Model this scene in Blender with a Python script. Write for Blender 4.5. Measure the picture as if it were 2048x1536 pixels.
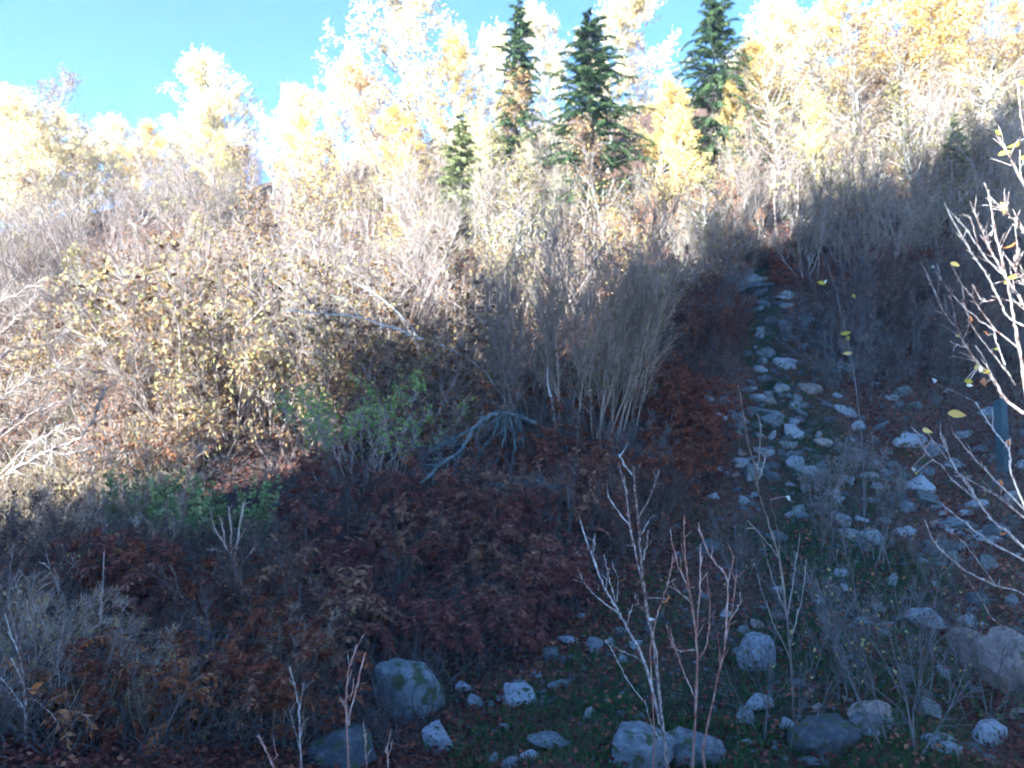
import bpy, math, random
import numpy as np
from mathutils import Vector

rng = np.random.default_rng(20241030)
random.seed(5)
D = bpy.data
C = bpy.context.scene.collection
for o in list(D.objects):
    D.objects.remove(o)

# ------------------------------------------------------------------ camera, sky, sun, exposure
PITCH = math.radians(4.0)
FPX = 1490.0                       # focal length in pixels of a 2048 px wide picture
cam_d = D.cameras.new('camera')
cam = D.objects.new('camera', cam_d)
C.objects.link(cam)
cam_d.sensor_width = 36.0
cam_d.lens = FPX / 2048 * 36.0
cam_d.clip_start = 0.1
cam_d.clip_end = 2000
cam.location = (0, 0, 0)
cam.rotation_euler = (math.radians(90) + PITCH, 0, 0)
cam_d.dof.use_dof = True
cam_d.dof.focus_distance = 6.0
cam_d.dof.aperture_fstop = 1.7
bpy.context.scene.camera = cam

SUN_EL, SUN_AZ = math.radians(22), math.radians(40)     # azimuth: left of straight behind the camera
TO_SUN = np.array([-math.sin(SUN_AZ) * math.cos(SUN_EL), -math.cos(SUN_AZ) * math.cos(SUN_EL), math.sin(SUN_EL)])
world = D.worlds.new('World')
bpy.context.scene.world = world
world.use_nodes = True
wn = world.node_tree
sky = wn.nodes.new('ShaderNodeTexSky')
sky.sky_type = 'NISHITA'
sky.sun_disc = False
sky.sun_elevation = SUN_EL
sky.sun_rotation = math.atan2(TO_SUN[0], TO_SUN[1])
sky.altitude = 1500
sky.air_density = 1.0
sky.dust_density = 0.4
sky.ozone_density = 4.5
wn.links.new(sky.outputs[0], wn.nodes['Background'].inputs[0])
wn.nodes['Background'].inputs[1].default_value = 0.05

sun_d = D.lights.new('sun', 'SUN')
sun_d.energy = 5.0
sun_d.angle = math.radians(0.5)
sun_d.color = (1.0, 0.86, 0.64)
sun = D.objects.new('sun', sun_d)
C.objects.link(sun)
sun.rotation_euler = Vector(-TO_SUN).to_track_quat('-Z', 'Y').to_euler()

sc = bpy.context.scene
sc.view_settings.view_transform = 'Standard'
sc.view_settings.look = 'None'
sc.view_settings.gamma = 1.0
sc.view_settings.exposure = 3.15
sc.view_settings.use_white_balance = True
sc.view_settings.white_balance_temperature = 4600
sc.view_settings.white_balance_tint = 3
sc.cycles.use_denoising = True
sc.cycles.max_bounces = 4
sc.cycles.diffuse_bounces = 2
sc.cycles.use_adaptive_sampling = True
sc.cycles.adaptive_threshold = 0.05
sc.cycles.transparent_max_bounces = 4
sc.cycles.filter_width = 1.9

# ------------------------------------------------------------------ terrain functions
_py = np.array([-300, -40, 0, 3, 5, 7, 9, 12, 16, 20, 25, 32, 45, 60, 80, 120, 200, 400.])
_pz = np.array([-6, -3, -1.7, -2.2, -2.9, -3.15, -3.1, -2.4, -0.6, 2.0, 6.0, 10.5, 18.5, 25, 30, 33, 30, 20.])
_ty = np.linspace(-300, 400, 7001)
_tz = np.interp(_ty, _py, _pz)
_ker = np.hanning(31); _ker /= _ker.sum()
_tz = np.convolve(np.pad(_tz, 15, mode='edge'), _ker, mode='valid')


def sstep(a, b, x):
    t = np.clip((x - a) / (b - a), 0, 1)
    return t * t * (3 - 2 * t)


def path_x(y):                       # centre line of the stony strip
    return np.interp(y, [5, 9, 12, 16, 20, 25, 30], [1.6, 2.6, 5.0, 6.6, 7.0, 8.1, 9.5])


def path_w(y):
    return np.interp(y, [5, 9, 12, 16, 20, 25, 30], [4.0, 4.2, 4.3, 3.1, 1.7, 0.85, 0.5])


def vnoise(x, y):
    return (np.sin(1.7 * x + 0.6 * y) * np.cos(1.3 * y - 0.5 * x + 1.0) + 0.5 * np.sin(3.9 * x - 2.1 * y + 2.0)
            + 0.35 * np.sin(6.3 * y + 2.7 * x))


def H(x, y):
    x = np.asarray(x, float); y = np.asarray(y, float)
    z = np.interp(y, _ty, _tz)
    lat = 0.2 * np.clip(x, -60, 60) * sstep(12, 42, y)
    gully = -0.35 * np.exp(-((x - path_x(y)) / np.maximum(path_w(y), 0.5)) ** 2) * sstep(8, 14, y) * (1 - sstep(26, 34, y))
    bank = 0.9 * sstep(1.0, 5.5, -x) * sstep(3, 7, y) * (1 - sstep(10, 16, y))
    return z + lat + gully + bank + 0.07 * vnoise(x, y) + 0.25 * np.sin(0.33 * x + 0.2 * y) * sstep(10, 30, y)


CP, SP = math.cos(PITCH), math.sin(PITCH)


def ray(px, py):
    u = (px - 1024) / FPX; v = (768 - py) / FPX
    return np.array([u, CP - v * SP, SP + v * CP])      # per unit of depth along the camera axis


def at(px, py, d):
    """point at axial depth d behind a pixel of the photograph"""
    return ray(px, py) * d


def ground_hit(px, py):
    r = ray(px, py)
    d = np.concatenate([np.arange(3.0, 30, 0.04), np.arange(30, 150, 0.2)])
    g = r[2] * d - H(r[0] * d, r[1] * d)
    k = np.nonzero(g <= 0)[0]
    if len(k) == 0:
        return None
    t = d[k[0]]
    return np.array([r[0] * t, r[1] * t, float(H(r[0] * t, r[1] * t))])


def z_at(py, p):
    """world height which projects onto picture row py above the ground point p"""
    v = (768 - py) / FPX
    # z = d*(SP+v*CP), y = d*(CP-v*SP)
    return p[1] / (CP - v * SP) * (SP + v * CP)


# ------------------------------------------------------------------ materials
def nodes_of(name):
    m = D.materials.new(name)
    m.use_nodes = True
    nt = m.node_tree
    nt.nodes.clear()
    out = nt.nodes.new('ShaderNodeOutputMaterial')
    return m, nt, out


def ramp(nt, stops):
    r = nt.nodes.new('ShaderNodeValToRGB')
    el = r.color_ramp.elements
    while len(el) > 1:
        el.remove(el[-1])
    el[0].position = stops[0][0]; el[0].color = (*stops[0][1], 1)
    for p, c in stops[1:]:
        e = el.new(p); e.color = (*c, 1)
    return r


def leaf_mat(name, stops, trans=0.35, vary=0.25):
    m, nt, out = nodes_of(name)
    L = nt.links.new
    at_ = nt.nodes.new('ShaderNodeAttribute'); at_.attribute_name = 'tint'
    oi = nt.nodes.new('ShaderNodeObjectInfo')
    mx = nt.nodes.new('ShaderNodeMath'); mx.operation = 'MULTIPLY_ADD'
    sub = nt.nodes.new('ShaderNodeMath'); sub.operation = 'SUBTRACT'; sub.inputs[1].default_value = 0.5
    L(oi.outputs['Random'], sub.inputs[0])
    L(sub.outputs[0], mx.inputs[0]); mx.inputs[1].default_value = vary
    L(at_.outputs['Fac'], mx.inputs[2])
    r = ramp(nt, stops)
    L(mx.outputs[0], r.inputs[0])
    df = nt.nodes.new('ShaderNodeBsdfDiffuse'); tr = nt.nodes.new('ShaderNodeBsdfTranslucent')
    mix = nt.nodes.new('ShaderNodeMixShader'); mix.inputs[0].default_value = trans
    L(r.outputs[0], df.inputs[0]); L(r.outputs[0], tr.inputs[0])
    L(df.outputs[0], mix.inputs[1]); L(tr.outputs[0], mix.inputs[2])
    L(mix.outputs[0], out.inputs[0])
    return m


def bark_mat(name, c1, c2, c3, scale=22, rough=0.8):
    m, nt, out = nodes_of(name)
    L = nt.links.new
    tc = nt.nodes.new('ShaderNodeTexCoord')
    mp = nt.nodes.new('ShaderNodeMapping'); mp.inputs['Scale'].default_value = (1, 1, 0.35)
    nz = nt.nodes.new('ShaderNodeTexNoise'); nz.inputs['Scale'].default_value = scale; nz.inputs['Detail'].default_value = 3
    oi = nt.nodes.new('ShaderNodeObjectInfo')
    L(tc.outputs['Object'], mp.inputs[0]); L(mp.outputs[0], nz.inputs['Vector'])
    ad = nt.nodes.new('ShaderNodeMath'); ad.operation = 'MULTIPLY_ADD'
    sb = nt.nodes.new('ShaderNodeMath'); sb.operation = 'SUBTRACT'; sb.inputs[1].default_value = 0.5
    L(oi.outputs['Random'], sb.inputs[0]); L(sb.outputs[0], ad.inputs[0]); ad.inputs[1].default_value = 0.22
    L(nz.outputs['Fac'], ad.inputs[2])
    r = ramp(nt, [(0.3, c1), (0.5, c2), (0.68, c3)])
    L(ad.outputs[0], r.inputs[0])
    b = nt.nodes.new('ShaderNodeBsdfPrincipled')
    b.inputs['Roughness'].default_value = rough
    b.inputs['Specular IOR Level'].default_value = 0.25
    L(r.outputs[0], b.inputs['Base Color'])
    L(b.outputs[0], out.inputs[0])
    return m


def rock_mat(name, dark, mid, light, moss=0.0, scale=6.0):
    m, nt, out = nodes_of(name)
    L = nt.links.new
    tc = nt.nodes.new('ShaderNodeTexCoord'); oi = nt.nodes.new('ShaderNodeObjectInfo')
    off = nt.nodes.new('ShaderNodeVectorMath'); off.operation = 'ADD'
    L(tc.outputs['Object'], off.inputs[0]); L(oi.outputs['Location'], off.inputs[1])
    n1 = nt.nodes.new('ShaderNodeTexNoise'); n1.inputs['Scale'].default_value = scale; n1.inputs['Detail'].default_value = 6; n1.inputs['Roughness'].default_value = 0.65
    n2 = nt.nodes.new('ShaderNodeTexNoise'); n2.inputs['Scale'].default_value = scale * 7; n2.inputs['Detail'].default_value = 4
    L(off.outputs[0], n1.inputs['Vector']); L(off.outputs[0], n2.inputs['Vector'])
    ad = nt.nodes.new('ShaderNodeMath'); ad.operation = 'MULTIPLY_ADD'
    sb = nt.nodes.new('ShaderNodeMath'); sb.operation = 'SUBTRACT'; sb.inputs[1].default_value = 0.5
    L(oi.outputs['Random'], sb.inputs[0]); L(sb.outputs[0], ad.inputs[0]); ad.inputs[1].default_value = 0.55
    L(n1.outputs['Fac'], ad.inputs[2])
    r = ramp(nt, [(0.25, dark), (0.5, mid), (0.75, light)])
    L(ad.outputs[0], r.inputs[0])
    col = r.outputs[0]
    sp = ramp(nt, [(0.30, (0.5, 0.5, 0.5)), (0.5, (0.85, 0.84, 0.83)), (0.7, (1, 1, 1))])
    L(n2.outputs['Fac'], sp.inputs[0])
    mul = nt.nodes.new('ShaderNodeMixRGB'); mul.blend_type = 'MULTIPLY'; mul.inputs[0].default_value = 0.7
    L(col, mul.inputs[1]); L(sp.outputs[0], mul.inputs[2]); col = mul.outputs[0]
    n3 = nt.nodes.new('ShaderNodeTexNoise'); n3.inputs['Scale'].default_value = scale * 0.8; n3.inputs['Detail'].default_value = 5
    of2 = nt.nodes.new('ShaderNodeVectorMath'); of2.operation = 'ADD'; of2.inputs[1].default_value = (7, 3, 1)
    L(off.outputs[0], of2.inputs[0]); L(of2.outputs[0], n3.inputs['Vector'])
    mr = ramp(nt, [(0.60 - moss, (0, 0, 0)), (0.68 - moss, (1, 1, 1))])
    L(n3.outputs['Fac'], mr.inputs[0])
    mm = nt.nodes.new('ShaderNodeMixRGB'); mm.inputs[2].default_value = (0.06, 0.075, 0.03, 1)
    L(mr.outputs[0], mm.inputs[0]); L(col, mm.inputs[1])
    b = nt.nodes.new('ShaderNodeBsdfPrincipled'); b.inputs['Roughness'].default_value = 0.85; b.inputs['Specular IOR Level'].default_value = 0.2
    L(mm.outputs[0], b.inputs['Base Color'])
    bp = nt.nodes.new('ShaderNodeBump'); bp.inputs['Strength'].default_value = 0.5; bp.inputs['Distance'].default_value = 0.03
    L(n2.outputs['Fac'], bp.inputs['Height']); L(bp.outputs[0], b.inputs['Normal'])
    L(b.outputs[0], out.inputs[0])
    return m


M = {}
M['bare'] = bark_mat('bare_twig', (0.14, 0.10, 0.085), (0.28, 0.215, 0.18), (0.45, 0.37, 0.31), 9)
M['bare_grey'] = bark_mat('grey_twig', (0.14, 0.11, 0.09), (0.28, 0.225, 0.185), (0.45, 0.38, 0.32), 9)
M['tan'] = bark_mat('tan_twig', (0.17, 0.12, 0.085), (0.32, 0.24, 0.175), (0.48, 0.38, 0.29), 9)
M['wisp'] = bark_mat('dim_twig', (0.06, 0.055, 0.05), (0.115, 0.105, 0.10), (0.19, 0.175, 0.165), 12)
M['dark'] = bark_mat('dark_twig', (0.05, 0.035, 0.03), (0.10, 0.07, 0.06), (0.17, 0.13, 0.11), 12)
M['pale'] = bark_mat('pale_wood', (0.34, 0.31, 0.27), (0.52, 0.48, 0.43), (0.68, 0.64, 0.58), 12)
M['mossy'] = bark_mat('mossy_wood', (0.045, 0.055, 0.05), (0.10, 0.115, 0.11), (0.19, 0.20, 0.19), 14)
M['sap'] = bark_mat('sapling_bark', (0.13, 0.07, 0.055), (0.38, 0.30, 0.26), (0.60, 0.53, 0.47), 48)
M['sapred'] = bark_mat('red_sapling_bark', (0.25, 0.10, 0.07), (0.40, 0.21, 0.15), (0.55, 0.40, 0.32), 26)
M['birch'] = bark_mat('birch_bark', (0.12, 0.10, 0.085), (0.36, 0.32, 0.28), (0.58, 0.54, 0.49), 5)
M['sprucebark'] = bark_mat('spruce_bark', (0.06, 0.045, 0.035), (0.11, 0.085, 0.07), (0.17, 0.14, 0.12), 8)

M['yellow'] = leaf_mat('yellow_leaf', [(0.0, (0.55, 0.30, 0.06)), (0.35, (0.74, 0.50, 0.12)), (0.7, (0.82, 0.64, 0.22)), (1.0, (0.80, 0.70, 0.40))], 0.4)
M['paleyellow'] = leaf_mat('pale_yellow_leaf', [(0.0, (0.68, 0.48, 0.16)), (0.4, (0.80, 0.66, 0.34)), (1.0, (0.84, 0.76, 0.56))], 0.4)
M['orange'] = leaf_mat('orange_leaf', [(0.0, (0.30, 0.10, 0.03)), (0.5, (0.55, 0.23, 0.07)), (1.0, (0.68, 0.38, 0.14))], 0.35)
M['copper'] = leaf_mat('copper_leaf', [(0.0, (0.16, 0.06, 0.03)), (0.5, (0.36, 0.15, 0.06)), (1.0, (0.50, 0.27, 0.12))], 0.3)
M['gold'] = leaf_mat('gold_brown_leaf', [(0.0, (0.07, 0.035, 0.02)), (0.3, (0.17, 0.09, 0.045)), (0.55, (0.31, 0.19, 0.08)), (0.8, (0.48, 0.37, 0.16)), (1.0, (0.36, 0.36, 0.11))], 0.3, 0.35)
M['olivegold'] = leaf_mat('olive_gold_leaf', [(0.0, (0.14, 0.10, 0.035)), (0.4, (0.28, 0.23, 0.07)), (0.75, (0.44, 0.37, 0.13)), (1.0, (0.54, 0.48, 0.22))], 0.35, 0.3)
M['brown'] = leaf_mat('dry_brown_leaf', [(0.0, (0.10, 0.05, 0.03)), (0.5, (0.24, 0.125, 0.075)), (1.0, (0.40, 0.24, 0.14))], 0.25)
M['rust'] = leaf_mat('rust_leaf', [(0.0, (0.08, 0.025, 0.018)), (0.45, (0.19, 0.065, 0.035)), (0.8, (0.29, 0.11, 0.055)), (1.0, (0.38, 0.20, 0.10))], 0.3)
M['maroon'] = leaf_mat('maroon_leaf', [(0.0, (0.08, 0.028, 0.024)), (0.5, (0.19, 0.072, 0.055)), (0.85, (0.30, 0.13, 0.09)), (1.0, (0.40, 0.24, 0.13))], 0.25)
M['green'] = leaf_mat('green_leaf', [(0.0, (0.12, 0.20, 0.04)), (0.5, (0.27, 0.38, 0.09)), (0.8, (0.40, 0.50, 0.13)), (1.0, (0.52, 0.52, 0.18))], 0.35)
M['bluegreen'] = leaf_mat('blue_green_leaf', [(0.0, (0.10, 0.14, 0.05)), (0.5, (0.22, 0.28, 0.10)), (0.8, (0.36, 0.40, 0.16)), (1.0, (0.48, 0.46, 0.20))], 0.3)
M['needle'] = leaf_mat('spruce_needle', [(0.0, (0.025, 0.045, 0.018)), (0.5, (0.06, 0.095, 0.035)), (0.85, (0.11, 0.145, 0.05)), (1.0, (0.17, 0.19, 0.07))], 0.2, 0.1)
M['olive'] = leaf_mat('olive_needle', [(0.0, (0.15, 0.16, 0.06)), (0.5, (0.27, 0.28, 0.11)), (0.85, (0.37, 0.37, 0.15)), (1.0, (0.46, 0.43, 0.20))], 0.25, 0.1)
M['lime'] = leaf_mat('yellow_green_leaf', [(0.0, (0.30, 0.34, 0.05)), (0.5, (0.55, 0.50, 0.06)), (1.0, (0.72, 0.62, 0.12))], 0.4)
M['deepgreen'] = leaf_mat('deep_green_leaf', [(0.0, (0.03, 0.06, 0.025)), (0.5, (0.065, 0.115, 0.045)), (0.85, (0.12, 0.17, 0.06)), (1.0, (0.28, 0.26, 0.08))], 0.3)
M['peach'] = leaf_mat('peach_leaf', [(0.0, (0.50, 0.26, 0.09)), (0.5, (0.64, 0.40, 0.17)), (1.0, (0.74, 0.56, 0.30))], 0.4)
M['white'] = leaf_mat('pale_underside_leaf', [(0.0, (0.66, 0.66, 0.58)), (1.0, (0.8, 0.8, 0.72))], 0.3)
M['grass'] = leaf_mat('grass_blade', [(0.0, (0.02, 0.035, 0.012)), (0.5, (0.05, 0.10, 0.028)), (0.85, (0.09, 0.15, 0.045)), (1.0, (0.20, 0.17, 0.09))], 0.25)
M['dry'] = leaf_mat('dry_grass_blade', [(0.0, (0.22, 0.16, 0.08)), (0.5, (0.44, 0.35, 0.20)), (0.85, (0.60, 0.50, 0.32)), (1.0, (0.34, 0.36, 0.13))], 0.3)
M['litter'] = leaf_mat('fallen_leaf', [(0.0, (0.05, 0.02, 0.018)), (0.4, (0.13, 0.05, 0.04)), (0.75, (0.25, 0.10, 0.06)), (1.0, (0.42, 0.24, 0.12))], 0.15)
M['seed'] = leaf_mat('seed_head', [(0.0, (0.16, 0.14, 0.13)), (1.0, (0.38, 0.35, 0.33))], 0.3)
M['rock'] = rock_mat('grey_stone', (0.07, 0.075, 0.08), (0.19, 0.20, 0.21), (0.36, 0.37, 0.385), 0.04)
M['rockmoss'] = rock_mat('mossy_stone', (0.09, 0.09, 0.09), (0.19, 0.19, 0.19), (0.34, 0.34, 0.33), 0.08)
M['rockbrown'] = rock_mat('brown_stone', (0.085, 0.068, 0.058), (0.18, 0.145, 0.12), (0.32, 0.27, 0.23), 0.0, 3.0)
M['boulder'] = rock_mat('boulder_stone', (0.07, 0.075, 0.08), (0.17, 0.18, 0.185), (0.32, 0.33, 0.335), 0.06, 3.2)


def ground_mat():
    m, nt, out = nodes_of('forest_floor')
    L = nt.links.new
    tc = nt.nodes.new('ShaderNodeTexCoord')
    n1 = nt.nodes.new('ShaderNodeTexNoise'); n1.inputs['Scale'].default_value = 1.4; n1.inputs['Detail'].default_value = 8; n1.inputs['Roughness'].default_value = 0.7
    n2 = nt.nodes.new('ShaderNodeTexNoise'); n2.inputs['Scale'].default_value = 24; n2.inputs['Detail'].default_value = 4
    L(tc.outputs['Object'], n1.inputs['Vector']); L(tc.outputs['Object'], n2.inputs['Vector'])
    soil = ramp(nt, [(0.3, (0.035, 0.022, 0.018)), (0.5, (0.085, 0.048, 0.034)), (0.7, (0.15, 0.085, 0.055))])
    L(n2.outputs['Fac'], soil.inputs[0])
    green = ramp(nt, [(0.3, (0.015, 0.022, 0.012)), (0.6, (0.03, 0.045, 0.024)), (0.8, (0.06, 0.065, 0.04))])
    L(n2.outputs['Fac'], green.inputs[0])
    a = nt.nodes.new('ShaderNodeAttribute'); a.attribute_name = 'turf'
    ml = nt.nodes.new('ShaderNodeMath'); ml.operation = 'MULTIPLY_ADD'; ml.inputs[1].default_value = 0.9
    L(a.outputs['Fac'], ml.inputs[0]); L(n1.outputs['Fac'], ml.inputs[2])
    mk = ramp(nt, [(0.85, (0, 0, 0)), (1.1, (1, 1, 1))])
    sc_ = nt.nodes.new('ShaderNodeMath'); sc_.operation = 'MULTIPLY'; sc_.inputs[1].default_value = 0.7
    L(ml.outputs[0], sc_.inputs[0])
    mk = ramp(nt, [(0.80, (0, 0, 0)), (1.0, (1, 1, 1))])
    L(sc_.outputs[0], mk.inputs[0])
    mx = nt.nodes.new('ShaderNodeMixRGB')
    L(mk.outputs[0], mx.inputs[0]); L(soil.outputs[0], mx.inputs[1]); L(green.outputs[0], mx.inputs[2])
    b = nt.nodes.new('ShaderNodeBsdfPrincipled'); b.inputs['Roughness'].default_value = 0.95; b.inputs['Specular IOR Level'].default_value = 0.1
    L(mx.outputs[0], b.inputs['Base Color'])
    bp = nt.nodes.new('ShaderNodeBump'); bp.inputs['Strength'].default_value = 0.8; bp.inputs['Distance'].default_value = 0.06
    L(n2.outputs['Fac'], bp.inputs['Height']); L(bp.outputs[0], b.inputs['Normal'])
    L(b.outputs[0], out.inputs[0])
    return m


M['ground'] = ground_mat()


# ------------------------------------------------------------------ mesh helpers
class MB:
    """collects quads and triangles with a per-vertex tint, then builds one mesh"""
    def __init__(s):
        s.v = []; s.q = []; s.t = []; s.tint = []; s.n = 0

    def add(s, v, q=None, t=None, tint=None):
        v = np.asarray(v, float).reshape(-1, 3)
        if q is not None and len(q): s.q.append(np.asarray(q) + s.n)
        if t is not None and len(t): s.t.append(np.asarray(t) + s.n)
        s.v.append(v)
        s.tint.append(np.full(len(v), 0.5) if tint is None else np.asarray(tint, float))
        s.n += len(v)

    def tubes(s, P, R, sides=3, tint=None):
        """P (N,K,3) centre lines, R (N,K) radii"""
        N, K, _ = P.shape
        if N == 0: return
        T = np.gradient(P, axis=1)
        T /= np.linalg.norm(T, axis=2, keepdims=True) + 1e-9
        ref = np.where(np.abs(T[:, :1, 2:3]) > 0.8, np.array([[[1.0, 0.2, 0]]]), np.array([[[0.1, 0.15, 1.0]]]))
        A = np.cross(T, np.broadcast_to(ref, T.shape)); A /= np.linalg.norm(A, axis=2, keepdims=True) + 1e-9
        B = np.cross(T, A)
        ang = np.arange(sides) * 2 * math.pi / sides
        V = P[:, :, None, :] + R[:, :, None, None] * (np.cos(ang)[None, None, :, None] * A[:, :, None, :] + np.sin(ang)[None, None, :, None] * B[:, :, None, :])
        base = (np.arange(N) * K * sides)[:, None, None] + (np.arange(K - 1) * sides)[None, :, None]
        j = np.arange(sides)[None, None, :]; j2 = (j + 1) % sides
        q = np.stack([base + j, base + j2, base + sides + j2, base + sides + j], -1).reshape(-1, 4)
        s.add(V, q=q, tint=None if tint is None else np.repeat(tint, K * sides))

    def leaves(s, c, d, length, width, tint, fold=0.25):
        """c (N,3) leaf bases, d (N,3) directions; each leaf a folded four-corner blade"""
        N = len(c)
        if N == 0: return
        d = d / (np.linalg.norm(d, axis=1, keepdims=True) + 1e-9)
        r = rng.normal(size=(N, 3))
        w = np.cross(d, r); w /= np.linalg.norm(w, axis=1, keepdims=True) + 1e-9
        n = np.cross(w, d)
        L = (np.ones(N) * length)[:, None]; W = (np.ones(N) * width)[:, None]
        mid = c + d * L * 0.45
        V = np.stack([c, mid + w * W * 0.5 + n * W * fold, c + d * L - n * L * 0.12, mid - w * W * 0.5 + n * W * fold], 1)
        q = np.arange(N * 4).reshape(N, 4)
        s.add(V, q=q, tint=np.repeat(tint, 4))

    def mesh(s, name, mat, smooth=True):
        me = D.meshes.new(name)
        V = np.concatenate(s.v)
        Q = np.concatenate(s.q) if s.q else np.zeros((0, 4), int)
        T = np.concatenate(s.t) if s.t else np.zeros((0, 3), int)
        me.vertices.add(len(V)); me.vertices.foreach_set('co', V.astype(np.float32).ravel())
        nl = Q.size + T.size
        me.loops.add(nl)
        me.loops.foreach_set('vertex_index', np.concatenate([Q.ravel(), T.ravel()]).astype(np.int32))
        me.polygons.add(len(Q) + len(T))
        st = np.concatenate([np.arange(len(Q)) * 4, Q.size + np.arange(len(T)) * 3])
        me.polygons.foreach_set('loop_start', st.astype(np.int32))
        me.update(calc_edges=True)
        if smooth: me.polygons.foreach_set('use_smooth', np.ones(len(Q) + len(T), bool))
        a = me.attributes.new('tint', 'FLOAT', 'POINT')
        a.data.foreach_set('value', np.concatenate(s.tint).astype(np.float32))
        me.materials.append(mat)
        return me


def link(name, me, parent=None, loc=(0, 0, 0)):
    o = D.objects.new(name, me)
    C.objects.link(o)
    o.location = loc
    if parent is not None: o.parent = parent
    return o


REG = []            # things whose label is completed by what they stand beside


def tag(o, label, cat, group=None, kind=None):
    if label: o['label'] = label
    if cat: o['category'] = cat
    if group: o['group'] = group
    if kind: o['kind'] = kind
    return o


def thing(name, label, cat, loc=(0, 0, 0), rz=0, scale=1.0, group=None):
    o = D.objects.new(name, None)
    C.objects.link(o)
    o.empty_display_size = 0.2
    o.location = loc; o.rotation_euler = (0, 0, rz)
    o.scale = (scale,) * 3 if np.isscalar(scale) else scale
    return tag(o, label, cat, group)


def grow(start, d, length, k, wob, up=0.0, droop=0.0):
    """many centre lines at once: start (N,3), d (N,3), length (N,) -> (N,k+1,3)"""
    N = len(start)
    P = np.zeros((N, k + 1, 3)); P[:, 0] = start
    d = d / (np.linalg.norm(d, axis=1, keepdims=True) + 1e-9)
    for i in range(k):
        d = d + wob * rng.normal(size=(N, 3)) + np.array([0, 0, up - droop * (i + 1) / k])
        d /= np.linalg.norm(d, axis=1, keepdims=True) + 1e-9
        P[:, i + 1] = P[:, i] + d * (length / k)[:, None]
    return P


def sample(P, per, t0, t1):
    """per points on every centre line: positions, tangents, parameters, parent index"""
    N, K, _ = P.shape
    t = rng.uniform(t0, t1, (N, per))
    f = t * (K - 1); i = np.minimum(f.astype(int), K - 2); w = (f - i)[..., None]
    n = np.arange(N)[:, None]
    pos = P[n, i] * (1 - w) + P[n, i + 1] * w
    tan = P[n, i + 1] - P[n, i]; tan = tan / (np.linalg.norm(tan, axis=2, keepdims=True) + 1e-9)
    return pos.reshape(-1, 3), tan.reshape(-1, 3), t.ravel(), np.repeat(np.arange(N), per)


def side_dirs(tan, angle, up=0.0):
    r = rng.normal(size=tan.shape)
    s_ = r - (r * tan).sum(1, keepdims=True) * tan
    s_ /= np.linalg.norm(s_, axis=1, keepdims=True) + 1e-9
    a = angle * rng.uniform(0.7, 1.3, len(tan))[:, None]
    return tan * np.cos(a) + s_ * np.sin(a) + np.array([0, 0, up])


# ------------------------------------------------------------------ plant prototypes: each a list of (part name, mesh, kind)
def proto_shrub(h=4.0, stems=13, spread=0.55, lat=14, twigs=7, bark='bare', leafmat=None, leaves=0, leaf=0.07, base_r=0.035,
                lean=(0, 0), droop=0.0, twig_r=0.0055, leaf_top=False, base=0.25):
    a = rng.uniform(0, 2 * math.pi, stems); sp = rng.uniform(0.1, 1, stems) * spread
    st = np.stack([np.cos(a) * base * rng.uniform(.2, 1, stems), np.sin(a) * base * rng.uniform(.2, 1, stems), np.full(stems, -0.15)], 1)
    d = np.stack([np.cos(a) * sp + lean[0], np.sin(a) * sp + lean[1], np.ones(stems)], 1)
    L = h * rng.uniform(0.62, 1.05, stems)
    P0 = grow(st, d, L, 8, 0.10, 0.06, droop)
    s = np.linspace(0, 1, 9)
    r0 = base_r * rng.uniform(0.6, 1.1, stems)
    m1 = MB(); m1.tubes(P0, r0[:, None] * (1 - 0.82 * s)[None], 4)
    pos, tan, t, pi = sample(P0, lat, 0.22, 0.98)
    l1 = h * 0.30 * (1.15 - 0.75 * t) * rng.uniform(0.5, 1.2, len(t))
    P1 = grow(pos, side_dirs(tan, 0.62, 0.15), l1, 4, 0.16, 0.08, droop)
    R1 = (np.minimum(r0[pi] * (1 - .82 * t) * 0.6, 0.014))[:, None] * (1 - 0.65 * np.linspace(0, 1, 5))[None]
    R1 = np.maximum(R1, twig_r)
    m1.tubes(P1, R1, 3)
    pos2, tan2, t2, _ = sample(P1, twigs, 0.15, 1.0)
    l2 = h * 0.085 * rng.uniform(0.5, 1.4, len(t2))
    P2 = grow(pos2, side_dirs(tan2, 0.6, 0.1), l2, 1, 0.18, 0.05, droop)
    m2 = MB(); m2.tubes(P2, np.full((len(l2), 2), twig_r) * np.array([1, 0.5]), 3)
    parts = [('stems', m1.mesh('shrub_stems', M[bark]), 'stuff'), ('twigs', m2.mesh('shrub_twigs', M[bark]), 'stuff')]
    if leaves:
        allp = P2
        pos3, tan3, _, _ = sample(allp, 1, 0.3, 1.0)
        k = rng.choice(len(pos3), min(leaves, len(pos3)), replace=False) if leaves <= len(pos3) else rng.integers(0, len(pos3), leaves)
        if leaf_top:
            z = pos3[:, 2]; pr = np.clip(z / z.max(), 0.02, 1) ** 2; pr /= pr.sum()
            k = rng.choice(len(pos3), leaves, p=pr)
        m3 = MB()
        c = pos3[k] + rng.normal(size=(len(k), 3)) * 0.04
        dd = rng.normal(size=(len(k), 3)) + np.array([0, 0, -0.6])
        cl = np.repeat(rng.uniform(0, 1, len(k) // 12 + 1), 12)[:len(k)]
        m3.leaves(c, dd, leaf * rng.uniform(0.7, 1.3, len(k)), leaf * 0.62, np.clip(rng.uniform(0, 1, len(k)) * 0.75 + 0.25 * cl, 0, 1))
        parts.append(('leaves', m3.mesh('shrub_leaves', M[leafmat], False), 'stuff'))
    return parts


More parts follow.
